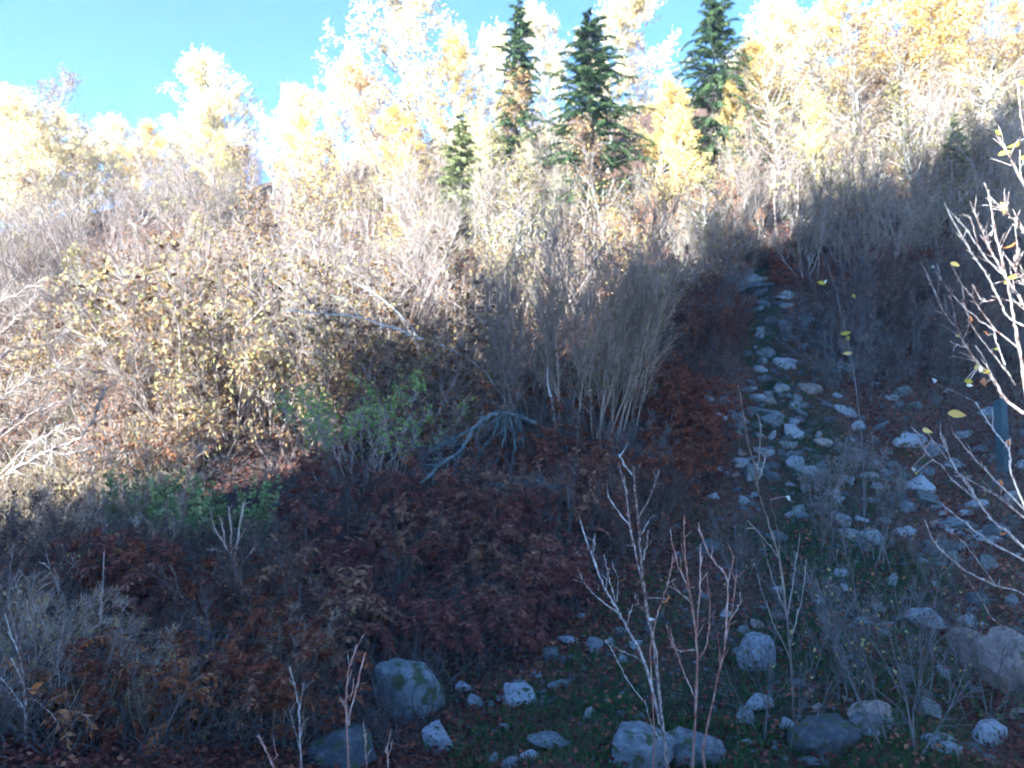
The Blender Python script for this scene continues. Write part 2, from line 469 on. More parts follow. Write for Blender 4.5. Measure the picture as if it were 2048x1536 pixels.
def proto_birch(h=10.0, leafmat='yellow', leaves=5200, leaf=0.12, crown=0.30, slim=1.0):
    k = 14
    st = np.array([[0, 0, -0.3]])
    P0 = grow(st, np.array([[rng.normal() * 0.05, rng.normal() * 0.05, 1.0]]), np.array([h + 0.3]), k, 0.035, 0.03)
    s = np.linspace(0, 1, k + 1)
    m0 = MB(); m0.tubes(P0, (0.0075 * h * (1 - 0.93 * s))[None], 7)
    n = 62
    t = np.sort(rng.uniform(0.16, 0.99, n)); f = t * k; i = np.minimum(f.astype(int), k - 1); w = (f - i)[:, None]
    pos = P0[0, i] * (1 - w) + P0[0, i + 1] * w
    a = rng.uniform(0, 2 * math.pi, n)
    prof = np.interp(t, [0.15, 0.32, 0.5, 0.75, 1.0], [0.55, 1.0, 0.95, 0.55, 0.12])
    L = h * crown * slim * prof * rng.uniform(0.7, 1.15, n)
    d = np.stack([np.cos(a), np.sin(a), rng.uniform(0.5, 1.1, n)], 1)
    P1 = grow(pos, d, L, 5, 0.10, 0.02)
    m0.tubes(P1, (0.004 * h * (1.1 - t))[:, None] * (1 - 0.75 * np.linspace(0, 1, 6))[None] + 0.004, 4)
    pos2, tan2, t2, pi2 = sample(P1, 9, 0.2, 1.0)
    P2 = grow(pos2, side_dirs(tan2, 0.7, 0.0), h * 0.07 * rng.uniform(.5, 1.3, len(t2)), 3, 0.15, 0, 0.12)
    m2 = MB(); m2.tubes(P2, np.full((len(P2), 4), 0.007) * np.array([1, .8, .6, .3]), 3)
    pos3, tan3, _, bi = sample(P2, max(1, leaves // len(P2) + 1), 0.1, 1.0)
    kk = rng.permutation(len(pos3))[:leaves]
    m3 = MB()
    c = pos3[kk] + rng.normal(size=(len(kk), 3)) * 0.10
    cl = rng.uniform(0, 1, len(P2))[bi[kk]]
    m3.leaves(c, rng.normal(size=c.shape) + [0, 0, -.5], leaf * rng.uniform(.6, 1.3, len(kk)), leaf * 0.75, np.clip(0.6 * rng.uniform(0, 1, len(kk)) + 0.4 * cl, 0, 1))
    return [('trunk', m0.mesh('birch_trunk', M['birch']), None), ('twigs', m2.mesh('birch_twigs', M['bare']), 'stuff'),
            ('crown', m3.mesh('birch_crown', M[leafmat], False), 'stuff')]


def proto_spruce(h=10.0, width=0.2, whorls=30, dens=1.0, mat='needle'):
    m0 = MB()
    P0 = grow(np.array([[0, 0, -0.3]]), np.array([[0.01, 0, 1.]]), np.array([h + .3]), 10, 0.008, 0.02)
    m0.tubes(P0, (0.014 * h * (1 - 0.97 * np.linspace(0, 1, 11)))[None], 7)
    st = []; d = []; L = []
    for w in range(whorls):
        t = 0.06 + 0.93 * (w / (whorls - 1)) ** 0.92
        n = int(rng.integers(6, 9)) if t < 0.93 else 4
        prof = max(0.035, (1 - t) ** 0.82 + 0.02)
        a0 = rng.uniform(0, 6.28)
        for j in range(n):
            a = a0 + j * 2 * math.pi / n + rng.normal() * 0.15
            st.append((P0[0, min(10, int(t * 10)), 0], P0[0, min(10, int(t * 10)), 1], t * h + rng.normal() * h * 0.022))
            d.append((math.cos(a), math.sin(a), 0.15 + 0.75 * t ** 2 + rng.normal() * 0.08))
            L.append(h * width * prof * rng.uniform(0.5, 1.25))
    st = np.array(st); d = np.array(d); L = np.array(L)
    P1 = grow(st, d, L, 6, 0.09, 0.02, 0.27)
    m0.tubes(P1, (0.012 + 0.006 * L)[:, None] * (1 - 0.8 * np.linspace(0, 1, 7))[None], 3)
    m3 = MB()
    for it in range(int(125 * dens)):
        pos, tan, t, pi = sample(P1, 1, 0.12, 1.0)
        side = np.cross(tan, [0, 0, 1.0]); side /= np.linalg.norm(side, axis=1, keepdims=True) + 1e-9
        sg = rng.choice([-1.0, 1.0], len(pos))[:, None]
        dd = tan * rng.uniform(0.3, 1.0, len(pos))[:, None] + sg * side * rng.uniform(0.2, 1.1, len(pos))[:, None] + np.array([0, 0, -0.45]) * rng.uniform(0, 1.3, len(pos))[:, None]
        ln = np.minimum(L[pi] * 0.30, 0.27) * rng.uniform(0.6, 1.25, len(pos)) * (1.15 - 0.55 * t) + 0.06
        m3.leaves(pos, dd, ln, 0.028 + 0.026 * rng.uniform(0, 1, len(pos)), np.clip(rng.normal(0.45, 0.25, len(pos)) + 0.35 * (t - .5), 0, 1), 0.35)
    return [('trunk', m0.mesh('spruce_trunk', M['sprucebark']), None), ('crown', m3.mesh('spruce_crown', M[mat], False), 'stuff')]


def proto_pinnate(h=1.3, stems=12, comp=9, leafmat='rust', leaflets=9, leaf=0.085, spread=0.8, bark='dark'):
    """shoots with drooping feathered leaves"""
    a = rng.uniform(0, 6.28, stems)
    st = np.stack([np.cos(a) * .25 * rng.uniform(0, 1, stems), np.sin(a) * .25 * rng.uniform(0, 1, stems), np.full(stems, -0.1)], 1)
    sp = spread * rng.uniform(0.2, 1, stems)
    P0 = grow(st, np.stack([np.cos(a) * sp, np.sin(a) * sp, np.ones(stems)], 1), h * rng.uniform(.6, 1.1, stems), 6, 0.1, 0.02, 0.05)
    m0 = MB(); m0.tubes(P0, 0.011 * (1 - 0.7 * np.linspace(0, 1, 7))[None] * np.ones((stems, 1)), 3)
    pos, tan, t, pi = sample(P0, comp, 0.25, 1.0)
    P1 = grow(pos, side_dirs(tan, 0.9, 0.2), 0.30 * rng.uniform(.6, 1.3, len(t)), 5, 0.08, 0, 0.45)
    m0.tubes(P1, np.full((len(P1), 6), 0.0035), 3)
    m3 = MB()
    for j in range(leaflets):
        tt = 0.25 + 0.75 * (j / (leaflets - 1))
        f = tt * 5; i = min(int(f), 4); w = f - i
        p = P1[:, i] * (1 - w) + P1[:, i + 1] * w
        tn = P1[:, i + 1] - P1[:, i]; tn /= np.linalg.norm(tn, axis=1, keepdims=True) + 1e-9
        sd = np.cross(tn, rng.normal(size=tn.shape) * 0.3 + [0, 0, 1.]); sd /= np.linalg.norm(sd, axis=1, keepdims=True) + 1e-9
        for sg in ((-1, 1) if j < leaflets - 1 else (0,)):
            dd = tn * 0.6 + sg * sd + np.array([0, 0, -0.55]) + 0.2 * rng.normal(size=tn.shape)
            m3.leaves(p, dd, leaf * rng.uniform(.7, 1.2, len(p)), leaf * 0.36, np.clip(rng.uniform(0, .6, len(p)) + 0.4 * np.repeat(rng.uniform(0, 1, stems), comp), 0, 1))
    return [('stems', m0.mesh('shoot_stems', M[bark]), 'stuff'), ('leaves', m3.mesh('shoot_leaves', M[leafmat], False), 'stuff')]


def proto_herb(h=0.8, stems=14, leafmat='bluegreen', per=34, leaf=0.06, spread=0.3, bark='dark'):
    """upright leafy shoots"""
    a = rng.uniform(0, 6.28, stems); sp = spread * rng.uniform(0.1, 1, stems)
    st = np.stack([np.cos(a) * .3 * rng.uniform(0, 1, stems), np.sin(a) * .3 * rng.uniform(0, 1, stems), np.full(stems, -0.1)], 1)
    P0 = grow(st, np.stack([np.cos(a) * sp, np.sin(a) * sp, np.ones(stems)], 1), h * rng.uniform(.55, 1.1, stems), 6, 0.06, 0.04)
    m0 = MB(); m0.tubes(P0, 0.007 * (1 - 0.6 * np.linspace(0, 1, 7))[None] * np.ones((stems, 1)), 3)
    pos, tan, t, pi = sample(P0, per, 0.15, 1.0)
    m3 = MB(); m3.leaves(pos, side_dirs(tan, 1.1, 0.05), leaf * (1.25 - 0.6 * t), leaf * 0.45, np.clip(0.7 * rng.uniform(0, 1, len(t)) + 0.3 * t, 0, 1))
    return [('stems', m0.mesh('herb_stems', M[bark]), 'stuff'), ('leaves', m3.mesh('herb_leaves', M[leafmat], False), 'stuff')]


def proto_seed(h=0.9, stems=16):
    a = rng.uniform(0, 6.28, stems); sp = 0.4 * rng.uniform(0.1, 1, stems)
    st = np.stack([np.cos(a) * .15, np.sin(a) * .15, np.full(stems, -0.1)], 1)
    P0 = grow(st, np.stack([np.cos(a) * sp, np.sin(a) * sp, np.ones(stems)], 1), h * rng.uniform(.6, 1.1, stems), 5, 0.08, 0.02)
    m0 = MB(); m0.tubes(P0, np.full((stems, 6), 0.004), 3)
    pos, tan, t, _ = sample(P0, 9, 0.45, 1.0)
    P1 = grow(pos, side_dirs(tan, 0.7, 0.1), 0.16 * rng.uniform(.5, 1.3, len(t)), 2, 0.15)
    m0.tubes(P1, np.full((len(P1), 3), 0.0025), 3)
    m3 = MB()
    tips = np.repeat(P1[:, -1], 9, axis=0) + rng.normal(size=(len(P1) * 9, 3)) * 0.013
    m3.leaves(tips, rng.normal(size=tips.shape), 0.026, 0.016, rng.uniform(0, 1, len(tips)))
    return [('stems', m0.mesh('seed_stems', M['bare_grey']), 'stuff'), ('seed_heads', m3.mesh('seed_heads', M['seed'], False), 'stuff')]


def plant(parts, name, label, cat, p, rz=None, scale=1.0, group=None, tilt=(0, 0)):
    t = thing(name, label, cat, p, rng.uniform(0, 6.28) if rz is None else rz, scale, group)
    t.rotation_euler = (tilt[0], tilt[1], t.rotation_euler[2])
    for pn, me, kd in parts:
        o = link(pn, me, t)
        if kd: o['kind'] = kd
    return t


# ------------------------------------------------------------------ the setting: ground and an unseen block added behind the camera for its shadow
def build_ground():
    xs = np.concatenate([np.linspace(-260, -40, 23)[:-1], np.linspace(-40, -14, 53)[:-1], np.linspace(-14, 18, 161)[:-1], np.linspace(18, 45, 55)[:-1], np.linspace(45, 260, 23)])
    ys = np.concatenate([np.linspace(-200, -6, 30)[:-1], np.linspace(-6, 4, 21)[:-1], np.linspace(4, 30, 131)[:-1], np.linspace(30, 80, 76)[:-1], np.linspace(80, 390, 32)])
    X, Y = np.meshgrid(xs, ys)
    Z = H(X, Y)
    V = np.stack([X, Y, Z], -1).reshape(-1, 3)
    ny, nx = X.shape
    i = np.arange(ny - 1)[:, None] * nx + np.arange(nx - 1)[None]
    q = np.stack([i, i + 1, i + nx + 1, i + nx], -1).reshape(-1, 4)
    mb = MB(); mb.add(V, q=q)
    me = mb.mesh('ground', M['ground'])
    a = me.attributes.new('turf', 'FLOAT', 'POINT')
    w = np.exp(-((X - path_x(Y)) / (path_w(Y) * 0.9)) ** 2) * sstep(4, 6, Y) * (1 - sstep(24, 28, Y))
    a.data.foreach_set('value', w.ravel().astype(np.float32))
    o = link('ground', me)
    o['kind'] = 'structure'


def build_shade_blocker():
    """unseen block added behind the camera, shaped so that its shadow covers the gully"""
    n = 60
    us = np.sign(np.linspace(-1, 1, n)) * np.abs(np.linspace(-1, 1, n)) ** 0.8; vs = np.linspace(-1, 1, 40)
    U, W = np.meshgrid(us, vs)
    y0 = -24.0
    k = TO_SUN / -TO_SUN[1]                     # shift per metre of y
    # profile in the plane y = -10, carried along the light to y0
    left, right = -26.0, -10.5  # outline fitted to the wanted shadow edge
    sx = k[0] * (-10 - y0); sz = k[2] * (-10 - y0)
    X = np.where(U < 0, (left + right) / 2 + (-U) * (left - (left + right) / 2), (left + right) / 2 + U * (right - (left + right) / 2)) + sx
    X = X + 0.25 * np.sin(W * 9 + U * 7)
    Y = y0 + W * 1.0
    xp = X - sx
    crest = 15.6 + (xp + 26.0) * 0.35 + (3.6 + (xp + 23.9) * 0.52) * sstep(-22.6, -21.6, xp) + sz
    edge = np.clip((1 - np.abs(U)) / 0.06, 0, 1) ** 0.5 * np.clip((1 - np.abs(W)) / 0.5, 0, 1) ** 0.5
    Z = -6 + (crest + 6 + 0.9 * np.sin(U * 17) + 0.7 * np.sin(U * 41 + W * 5)) * edge
    X = X - 0.09 * (Z - sz - 17)
    V = np.stack([X, Y, Z], -1).reshape(-1, 3)
    ny, nx = X.shape
    i = np.arange(ny - 1)[:, None] * nx + np.arange(nx - 1)[None]
    q = np.stack([i, i + 1, i + nx + 1, i + nx], -1).reshape(-1, 4)
    mb = MB(); mb.add(V, q=q)
    o = link('shade_blocker', mb.mesh('shade_blocker', M['ground']))  # added out of view only to cast the gully's shade
    o['kind'] = 'structure'


build_ground()
build_shade_blocker()


# ------------------------------------------------------------------ placing plants on the slope
placed = []


def scatter(protos, n, x0, x1, r0, r1, name, label, cat, group, smin=0.8, smax=1.15, gap=0.8, tries=40, avoid_path=True, tilt=0.06, edge=None, hpx=2.0):
    k = 0; tr = 0
    while k < n and tr < n * tries:
        tr += 1
        px = rng.uniform(x0, x1); row = rng.uniform(r0, r1)
        if edge is not None and not edge(px, row): continue
        p = ground_hit(px, row)
        if p is None: continue
        if avoid_path and p[1] < 24 and abs(p[0] - path_x(p[1])) < path_w(p[1]) * 0.75: continue
        if any((p[0] - q[0]) ** 2 + (p[1] - q[1]) ** 2 < gap * gap for q in placed): continue
        placed.append(p)
        sc_ = rng.uniform(smin, smax)
        t = plant(protos[int(rng.integers(len(protos)))], name, label, cat, p, None, (sc_ * rng.uniform(.85, 1.2), sc_ * rng.uniform(.85, 1.2), sc_), group, (rng.normal() * tilt, rng.normal() * tilt))
        REG.append((t, label, px, row - hpx * 0.5 * sc_ / p[1] * 1490))
        k += 1
    return k



BARE = [proto_shrub(4.2, int(rng.integers(8, 17)), rng.uniform(.4, .8), 14, 8, 'bare', 'brown', 260, 0.07, lean=tuple(rng.normal(size=2) * .18), base=0.5) for _ in range(5)]
BARE_Y = [proto_shrub(rng.uniform(3.2, 4.8), int(rng.integers(7, 14)), rng.uniform(.45, .9), 13, 7, 'bare', ['gold', 'olivegold', 'gold', 'olivegold', 'brown'][i], int(rng.integers(500, 1300)), 0.10, lean=tuple(rng.normal(size=2) * .25), base=0.5) for i in range(5)]
GOLD = [proto_shrub(3.8, 12, 0.85, 13, 7, 'bare', 'gold', int(rng.integers(900, 1900)), 0.12, droop=0.12, base=0.7) for _ in range(5)]
LOWGOLD = [proto_shrub(1.8, 13, 1.1, 9, 5, 'bare', ['brown', 'gold', 'copper', 'brown'][i], 600, 0.10, droop=0.14, base=0.6, base_r=0.018) for i in range(4)]
GREYS = [proto_shrub(4.0, int(rng.integers(8, 15)), rng.uniform(.4, .7), 15, 8, 'bare_grey', ['gold', 'gold', 'olivegold', 'brown', 'gold'][i], 650, 0.09, lean=tuple(rng.normal(size=2) * .15), base=0.6) for i in range(5)]
TALL = [proto_shrub(5.2, 16, 0.5, 17, 9, ['tan', 'bare_grey', 'tan'][i], 'olivegold', 700, 0.08, base=0.9, base_r=0.021) for i in range(3)]
DARKS = [proto_shrub(1.7, 14, 0.8, 12, 8, 'dark', 'brown', 500, 0.055, base_r=0.014, twig_r=0.004, base=0.5) for _ in range(3)]
TANLOW = [proto_shrub(1.6, 16, 0.9, 10, 7, 'tan', 'gold', 350, 0.06, base_r=0.012, twig_r=0.004, base=0.5) for _ in range(3)]
GREYLOW = [proto_shrub(1.6, 16, 0.9, 10, 7, 'bare', 'brown', 350, 0.06, base_r=0.012, twig_r=0.004, base=0.5) for _ in range(2)]
BRUSH = [proto_shrub(1.9, 14, 0.8, 12, 8, 'wisp', 'brown', 260, 0.055, base_r=0.014, twig_r=0.0045, base=0.5) for _ in range(3)]
RED = [proto_shrub(2.2, 13, 0.7, 12, 7, 'dark', 'rust', 1500, 0.075, base_r=0.016) for _ in range(3)]
WISP = [proto_shrub(1.9, 6, 0.5, 9, 5, 'wisp', 'gold', 40, 0.05, base_r=0.012, twig_r=0.0028, base=0.2) for _ in range(3)]
RUST = [proto_pinnate(1.5, 13, 8, 'rust', 7, 0.115, 0.9) for i in range(3)]
MAROON = [proto_pinnate(rng.uniform(1.0, 1.6), 11, 8, ['maroon', 'maroon', 'brown', 'maroon'][i], 7, 0.12, 0.9) for i in range(4)]
ORANGE = [proto_pinnate(1.0, 6, 4, 'copper', 7, 0.085, 0.6, 'bare') for _ in range(2)]
BIRCH_Y = [proto_birch(10, 'yellow', 8500, 0.125, 0.33) for _ in range(3)]
BIRCH_P = [proto_birch(10, 'paleyellow', 9500, 0.13, 0.36) for _ in range(3)]
BIRCH_O = [proto_birch(10, 'peach', 6000, 0.12, .33)]
SPARSE = [proto_birch(10, 'gold', 2400, 0.11, 0.34) for _ in range(3)]
YOUNG = [proto_birch(4.5, ['gold', 'yellow', 'olivegold', 'gold'][i], 900, 0.10, 0.30) for i in range(4)]
SPRUCE = [proto_spruce(10, 0.36, 34, 1.4), proto_spruce(10, 0.48, 32, 1.6), proto_spruce(10, 0.41, 34, 1.5)]
SMALLSPRUCE = proto_spruce(4.5, 0.34, 16, 0.8, 'olive')
SEED = [proto_seed() for _ in range(2)]


def tree(parts, name, label, cat, bx, brow, tip_row, h, group=None, wide=1.0):
    p = ground_hit(bx, brow)
    if p is None:
        p = ground_hit(bx, brow + 60)
    s = (z_at(tip_row, p) - p[2]) / h
    placed.append(p)
    return plant(parts, name, label, cat, p, None, (s * wide, s * wide, s), group, (rng.normal() * 0.025, rng.normal() * 0.025))


# spruces
tree(SPRUCE[0], 'spruce_tree', 'slim dark spruce, left one of the two tall spruces near the middle', 'spruce', 1030, 440, -5, 10, wide=.64)
tree(SPRUCE[1], 'spruce_tree', 'broad dark green spruce, right one of the two tall spruces near the middle', 'spruce', 1185, 455, 20, 10, wide=.86)
tree(SPRUCE[2], 'spruce_tree', 'tall dark spruce standing alone against the sky, right of the middle', 'spruce', 1425, 375, -45, 10, wide=.76)
tree(SMALLSPRUCE, 'spruce_tree', 'small olive green spruce among bare shrubs, lowest of the spruces left of the middle', 'spruce', 922, 485, 225, 4.5, wide=0.95)
tree(SMALLSPRUCE, 'spruce_tree', 'small grey green spruce among the bare shrubs on the upper right slope', 'spruce', 1908, 440, 228, 4.5, wide=0.8)

# birches: (base x, base row, tip row, kind, wide, label)
BT = [
    (465, 400, 80, 'P', 1.1, 'tall pale yellow birch with a pointed crown against the sky, upper left'),
    (380, 420, 185, 'P', 1.25, 'pale washed out birch left of the tallest pointed one, upper left'),
    (545, 400, 185, 'P', 1.0, 'pale birch just right of the tall pointed one, upper left'),
    (285, 440, 255, 'Y', 1.2, 'small golden birch at the far left skyline'),
    (630, 400, 190, 'P', 1.0, 'slender pale yellow birch below the dip in the left skyline'),
    (690, 400, 125, 'P', 0.9, 'pale birch left of the orange one, left of the middle'),
    (770, 420, 105, 'O', 0.9, 'orange leaved birch left of the big yellow birches'),
    (845, 400, -15, 'P', 1.3, 'tallest broad pale yellow birch at the top edge left of the spruces'),
    (895, 410, 60, 'Y', 0.75, 'golden birch right beside the tallest pale birch left of the spruces'),
    (800, 430, 210, 'Y', 1.2, 'lower golden birch in front of the tallest pale birch'),
    (965, 400, 38, 'P', 0.75, 'narrow pale birch just left of the slim spruce'),
    (1040, 420, 165, 'O', 0.85, 'small orange birch in front of the slim spruce'),
    (1108, 345, 30, 'P', 0.75, 'pale birch in the gap between the two tall spruces'),
    (1215, 345, -10, 'P', 1.15, 'tall pale birch behind the broad spruce'),
    (1275, 360, 95, 'S', 0.7, 'thin sparse birch right of the broad spruce'),
    (1315, 420, 170, 'Y', 1.0, 'bright golden birch between the broad spruce and the lone spruce'),
    (1388, 480, 215, 'Y', 0.8, 'bright yellow birch in front of the foot of the lone spruce'),
    (1466, 390, 170, 'Y', 0.6, 'little yellow birch right at the foot of the lone spruce'),
    (1530, 330, 0, 'P', 1.2, 'pale yellow birch just right of the lone spruce'),
    (1500, 345, 95, 'Y', 1.0, 'golden birch behind the lone spruce on its right'),
    (1600, 300, -25, 'P', 1.1, 'pale birch cut by the top edge, second right of the lone spruce'),
    (1650, 310, 5, 'S', 1.3, 'sparse pinkish birch on the upper right slope below the top edge'),
    (1720, 285, -30, 'Y', 1.2, 'golden birch at the top edge above the upper right slope, left of the densest gold'),
    (1790, 280, -45, 'Y', 1.3, 'dense golden birch at the top edge, upper right'),
    (1865, 275, -60, 'Y', 1.2, 'golden birch with a leaning trunk at the top edge, upper right'),
    (1930, 270, -60, 'Y', 1.1, 'golden birch left beside the thin white trunk, upper right'),
    (1985, 300, -40, 'S', 0.9, 'thin white trunked birch at the upper right'),
    (2040, 270, -40, 'Y', 1.2, 'golden birch at the right edge of the skyline'),
    (75, 440, 150, 'S', 1.0, 'sparse thin tree at the far left against the white sky'),
    (165, 440, 250, 'P', 1.2, 'pale birch low on the skyline at the far left'),
    (0, 430, 190, 'S', 1.1, 'sparse grey tree cut by the left edge'),
    (-45, 430, 245, 'P', 1.5, 'low pale birch half outside the left edge'),
    (30, 430, 235, 'P', 1.4, 'low pale birch between the sparse left trees'),
    (195, 430, 245, 'P', 1.4, 'low bushy pale birch near the small golden skyline birch'),
    (-20, 440, 215, 'P', 1.3, 'pale bushy birch at the very left edge of the skyline'),
    (60, 445, 250, 'P', 1.3, 'pale birch behind the sparse far left tree'),
    (120, 430, 205, 'P', 1.2, 'pale birch right of the sparse far left tree'),
    (225, 430, 225, 'P', 1.2, 'pale birch left of the small golden skyline birch'),
    (330, 425, 215, 'P', 1.2, 'pale birch right of the small golden skyline birch'),
    (430, 450, 250, 'Y', 0.9, 'short golden birch below the pointed pale birch'),
    (590, 450, 230, 'Y', 0.9, 'short golden birch below the slender pale birch'),
    (1560, 380, 90, 'S', 1.2, 'sparse gold brown birch at the left rim of the upper right thicket'),
    (1700, 350, 70, 'S', 1.3, 'sparse gold brown birch in the middle of the upper right thicket'),
    (1820, 340, 60, 'S', 1.3, 'sparse gold brown birch above the small grey green spruce'),
    (1960, 330, 60, 'S', 1.2, 'sparse gold brown birch right of the small grey green spruce'),
    (1630, 400, 190, 'Y', 0.7, 'short golden birch low in the upper right thicket'),
    (1760, 400, 200, 'S', 0.9, 'low sparse birch left of the small grey green spruce'),
    (985, 440, 250, 'P', 0.6, 'low white stemmed birch below the slim spruce'),
    (1060, 450, 255, 'P', 0.5, 'small pale birch below the gap between the spruces'),
]
kinds = {'P': BIRCH_P, 'Y': BIRCH_Y, 'O': BIRCH_O, 'S': SPARSE}
for bx, br, tr_, kd, wd, lb in BT:
    tree(kinds[kd][int(rng.integers(len(kinds[kd])))], 'birch_tree', lb, 'birch', bx, br, tr_, 10, 'autumn trees along the top of the slope', wd)

# thicket rows, back to front
scatter(BARE + BARE_Y, 30, -80, 900, 400, 520, 'bare_shrub', 'sunlit bare pinkish shrub', 'shrub', 'sunlit back row of bare shrubs', 0.55, 1.15, 1.1, tilt=0.14)
scatter(BARE_Y + GREYS, 16, 900, 1440, 420, 560, 'bare_shrub', 'bare shrub with scattered yellow leaves', 'shrub', 'shrubs below the spruces', 0.55, 0.95, 1.0, tilt=0.1)
scatter(GREYS + BARE_Y, 50, 1480, 2150, 245, 470, 'bare_shrub', 'leafless grey shrub in the thicket', 'shrub', 'grey thicket on the upper right slope', 0.5, 1.15, 1.2, tilt=0.14)
scatter(GREYS, 12, 1570, 2130, 470, 565, 'bare_shrub', 'leafless dark grey shrub at the thicket rim', 'shrub', 'lower rim of the right thicket', 0.45, 0.85, 1.0, tilt=0.12)
scatter(BARE + BARE_Y, 30, -100, 860, 560, 720, 'bare_shrub', 'sunlit bare shrub in the middle row', 'shrub', 'sunlit middle row of shrubs', 0.45, 1.1, 0.9, tilt=0.18)
scatter(BARE_Y + GOLD, 10, 860, 1330, 580, 720, 'leafy_shrub', 'half leafless shrub with yellow leaves', 'shrub', 'shrubs behind the tan one', 0.55, 0.85, 0.9, tilt=0.1)
scatter(GOLD + GOLD + BARE_Y, 20, 200, 960, 740, 890, 'leafy_shrub', 'golden brown leafy shrub', 'shrub', 'golden front row of shrubs', 0.45, 0.85, 0.8, tilt=0.2)
scatter(GOLD + BARE_Y + BARE, 16, 220, 930, 755, 870, 'overhanging_shrub', 'tall tangled half leafy shrub', 'shrub', 'tall tangle in the front row', 0.75, 1.15, 0.45, tilt=0.2)
scatter(LOWGOLD, 14, 200, 960, 800, 930, 'low_shrub', 'low golden brown leafy bush', 'bush', 'low bushes in front of the golden row', 0.7, 1.1, 0.55, tilt=0.2, hpx=1.0)
scatter(RED + DARKS, 14, 1230, 1530, 590, 780, 'red_shrub', 'dark red leaved shrub', 'shrub', 'dark red shrubs beside the strip', 0.7, 1.1, 0.7, hpx=1.5)
scatter(GREYS, 6, 1300, 1470, 470, 600, 'bare_shrub', 'grey shrub with a few orange leaves', 'shrub', 'shrubs left of the slab', 0.5, 0.75, 0.8)
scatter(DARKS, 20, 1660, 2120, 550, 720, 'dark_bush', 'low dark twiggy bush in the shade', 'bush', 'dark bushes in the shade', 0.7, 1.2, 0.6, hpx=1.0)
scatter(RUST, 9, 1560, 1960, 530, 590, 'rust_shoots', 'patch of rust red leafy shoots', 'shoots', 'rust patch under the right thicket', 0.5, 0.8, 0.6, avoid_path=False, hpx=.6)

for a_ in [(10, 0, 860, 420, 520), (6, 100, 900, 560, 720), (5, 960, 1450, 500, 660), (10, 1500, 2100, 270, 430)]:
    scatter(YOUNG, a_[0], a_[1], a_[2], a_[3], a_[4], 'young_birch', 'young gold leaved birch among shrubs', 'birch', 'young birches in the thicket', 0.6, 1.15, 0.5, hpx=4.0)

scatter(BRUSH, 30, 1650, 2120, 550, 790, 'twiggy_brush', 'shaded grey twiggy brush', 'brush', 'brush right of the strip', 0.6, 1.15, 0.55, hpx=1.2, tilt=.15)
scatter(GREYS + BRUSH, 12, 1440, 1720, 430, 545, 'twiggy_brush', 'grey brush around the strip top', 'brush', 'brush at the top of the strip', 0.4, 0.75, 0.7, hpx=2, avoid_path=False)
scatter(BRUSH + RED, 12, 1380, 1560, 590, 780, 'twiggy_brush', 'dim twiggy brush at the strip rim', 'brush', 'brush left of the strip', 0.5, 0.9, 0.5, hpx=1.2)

GLOW = [proto_shrub(2.4, 12, 0.7, 12, 7, 'bare', ['orange', 'yellow', 'copper'][i], 1000, 0.09, base_r=0.016, base=0.5) for i in range(3)]
scatter(GLOW, 12, 1220, 1490, 450, 640, 'orange_shrub', 'orange and yellow leaved shrub', 'shrub', 'orange shrubs below the lone spruce', 0.6, 1.1, 0.5, hpx=2.2)

# the tan many stemmed shrubs in the middle
for i, (px, row, tip, lb) in enumerate([(1160, 905, 445, 'tall tan many stemmed leafless shrub in the centre'),
                                        (1040, 880, 520, 'tan leafless shrub just left of the tallest central one'),
                                        (1225, 890, 480, 'tan leafless shrub just right of the tallest central one')]):
    p = ground_hit(px, row); placed.append(p)
    s = (z_at(tip, p) - p[2]) / 4.3
    plant(TALL[i], 'many_stemmed_shrub', lb, 'shrub', p, None, (s * 0.8, s * 0.8, s))

scatter(BRUSH + RUST, 14, 1000, 1290, 880, 970, 'shrub_foot_brush', 'dim brush at the foot of shrubs', 'brush', 'brush at the foot of the tan shrub', 0.5, 0.85, 0.35, hpx=1.2)
scatter(RUST, 16, 1190, 1450, 780, 1010, 'rust_shoots', 'rust brown leafy shoots', 'shoots', 'rust mound below the tan shrub', 0.7, 1.15, 0.5, hpx=1.0)
scatter(MAROON, 34, 560, 1160, 1010, 1340, 'maroon_shoots', 'maroon feathery leaved shoots', 'shoots', 'maroon shoots in the shade', 0.4, 1.0, 0.5, hpx=1.0, tilt=.15, edge=lambda x, r: r > 1230 - 0.22 * x)
scatter(WISP + DARKS, 9, 480, 1250, 1000, 1330, 'bare_bush', 'thin dark leafless bush', 'bush', 'bare bushes among the maroon shoots', 0.6, 1.1, 0.3, hpx=1.0, tilt=.2)
scatter(MAROON + DARKS, 18, 640, 1330, 1000, 1130, 'dark_undergrowth', 'dark twiggy undergrowth', 'undergrowth', 'undergrowth below the fallen tree', 0.5, 0.8, 0.45, hpx=.8)
scatter(RUST + LOWGOLD, 12, 820, 1130, 780, 930, 'rust_shoots', 'low rust leaved shoots', 'shoots', 'shoots behind the fallen tree', 0.5, 0.8, 0.5, hpx=.8)
scatter(RUST + RUST + MAROON, 24, 120, 640, 1190, 1500, 'rust_shoots', 'dim rust coloured shoots', 'shoots', 'rust shoots lower left', 0.4, 0.75, 0.45, hpx=.8)
scatter(TANLOW + GREYLOW, 10, -60, 330, 1020, 1190, 'tangled_bush', 'pale tangled twiggy bush', 'bush', 'pale bushes at the shade edge', 0.5, 0.85, 0.4, hpx=1.0, tilt=.2)
scatter(TANLOW + WISP + GREYLOW, 16, -40, 640, 1120, 1480, 'straw_bush', 'straw coloured bare twiggy bush', 'bush', 'straw bushes lower left', 0.45, 1.0, 0.3, hpx=1.0, tilt=.2)
scatter(DARKS, 10, -40, 620, 1150, 1500, 'dark_bush', 'low tangled twiggy bush', 'bush', 'tangled bushes lower left', 0.5, 0.85, 0.45, hpx=1.0)
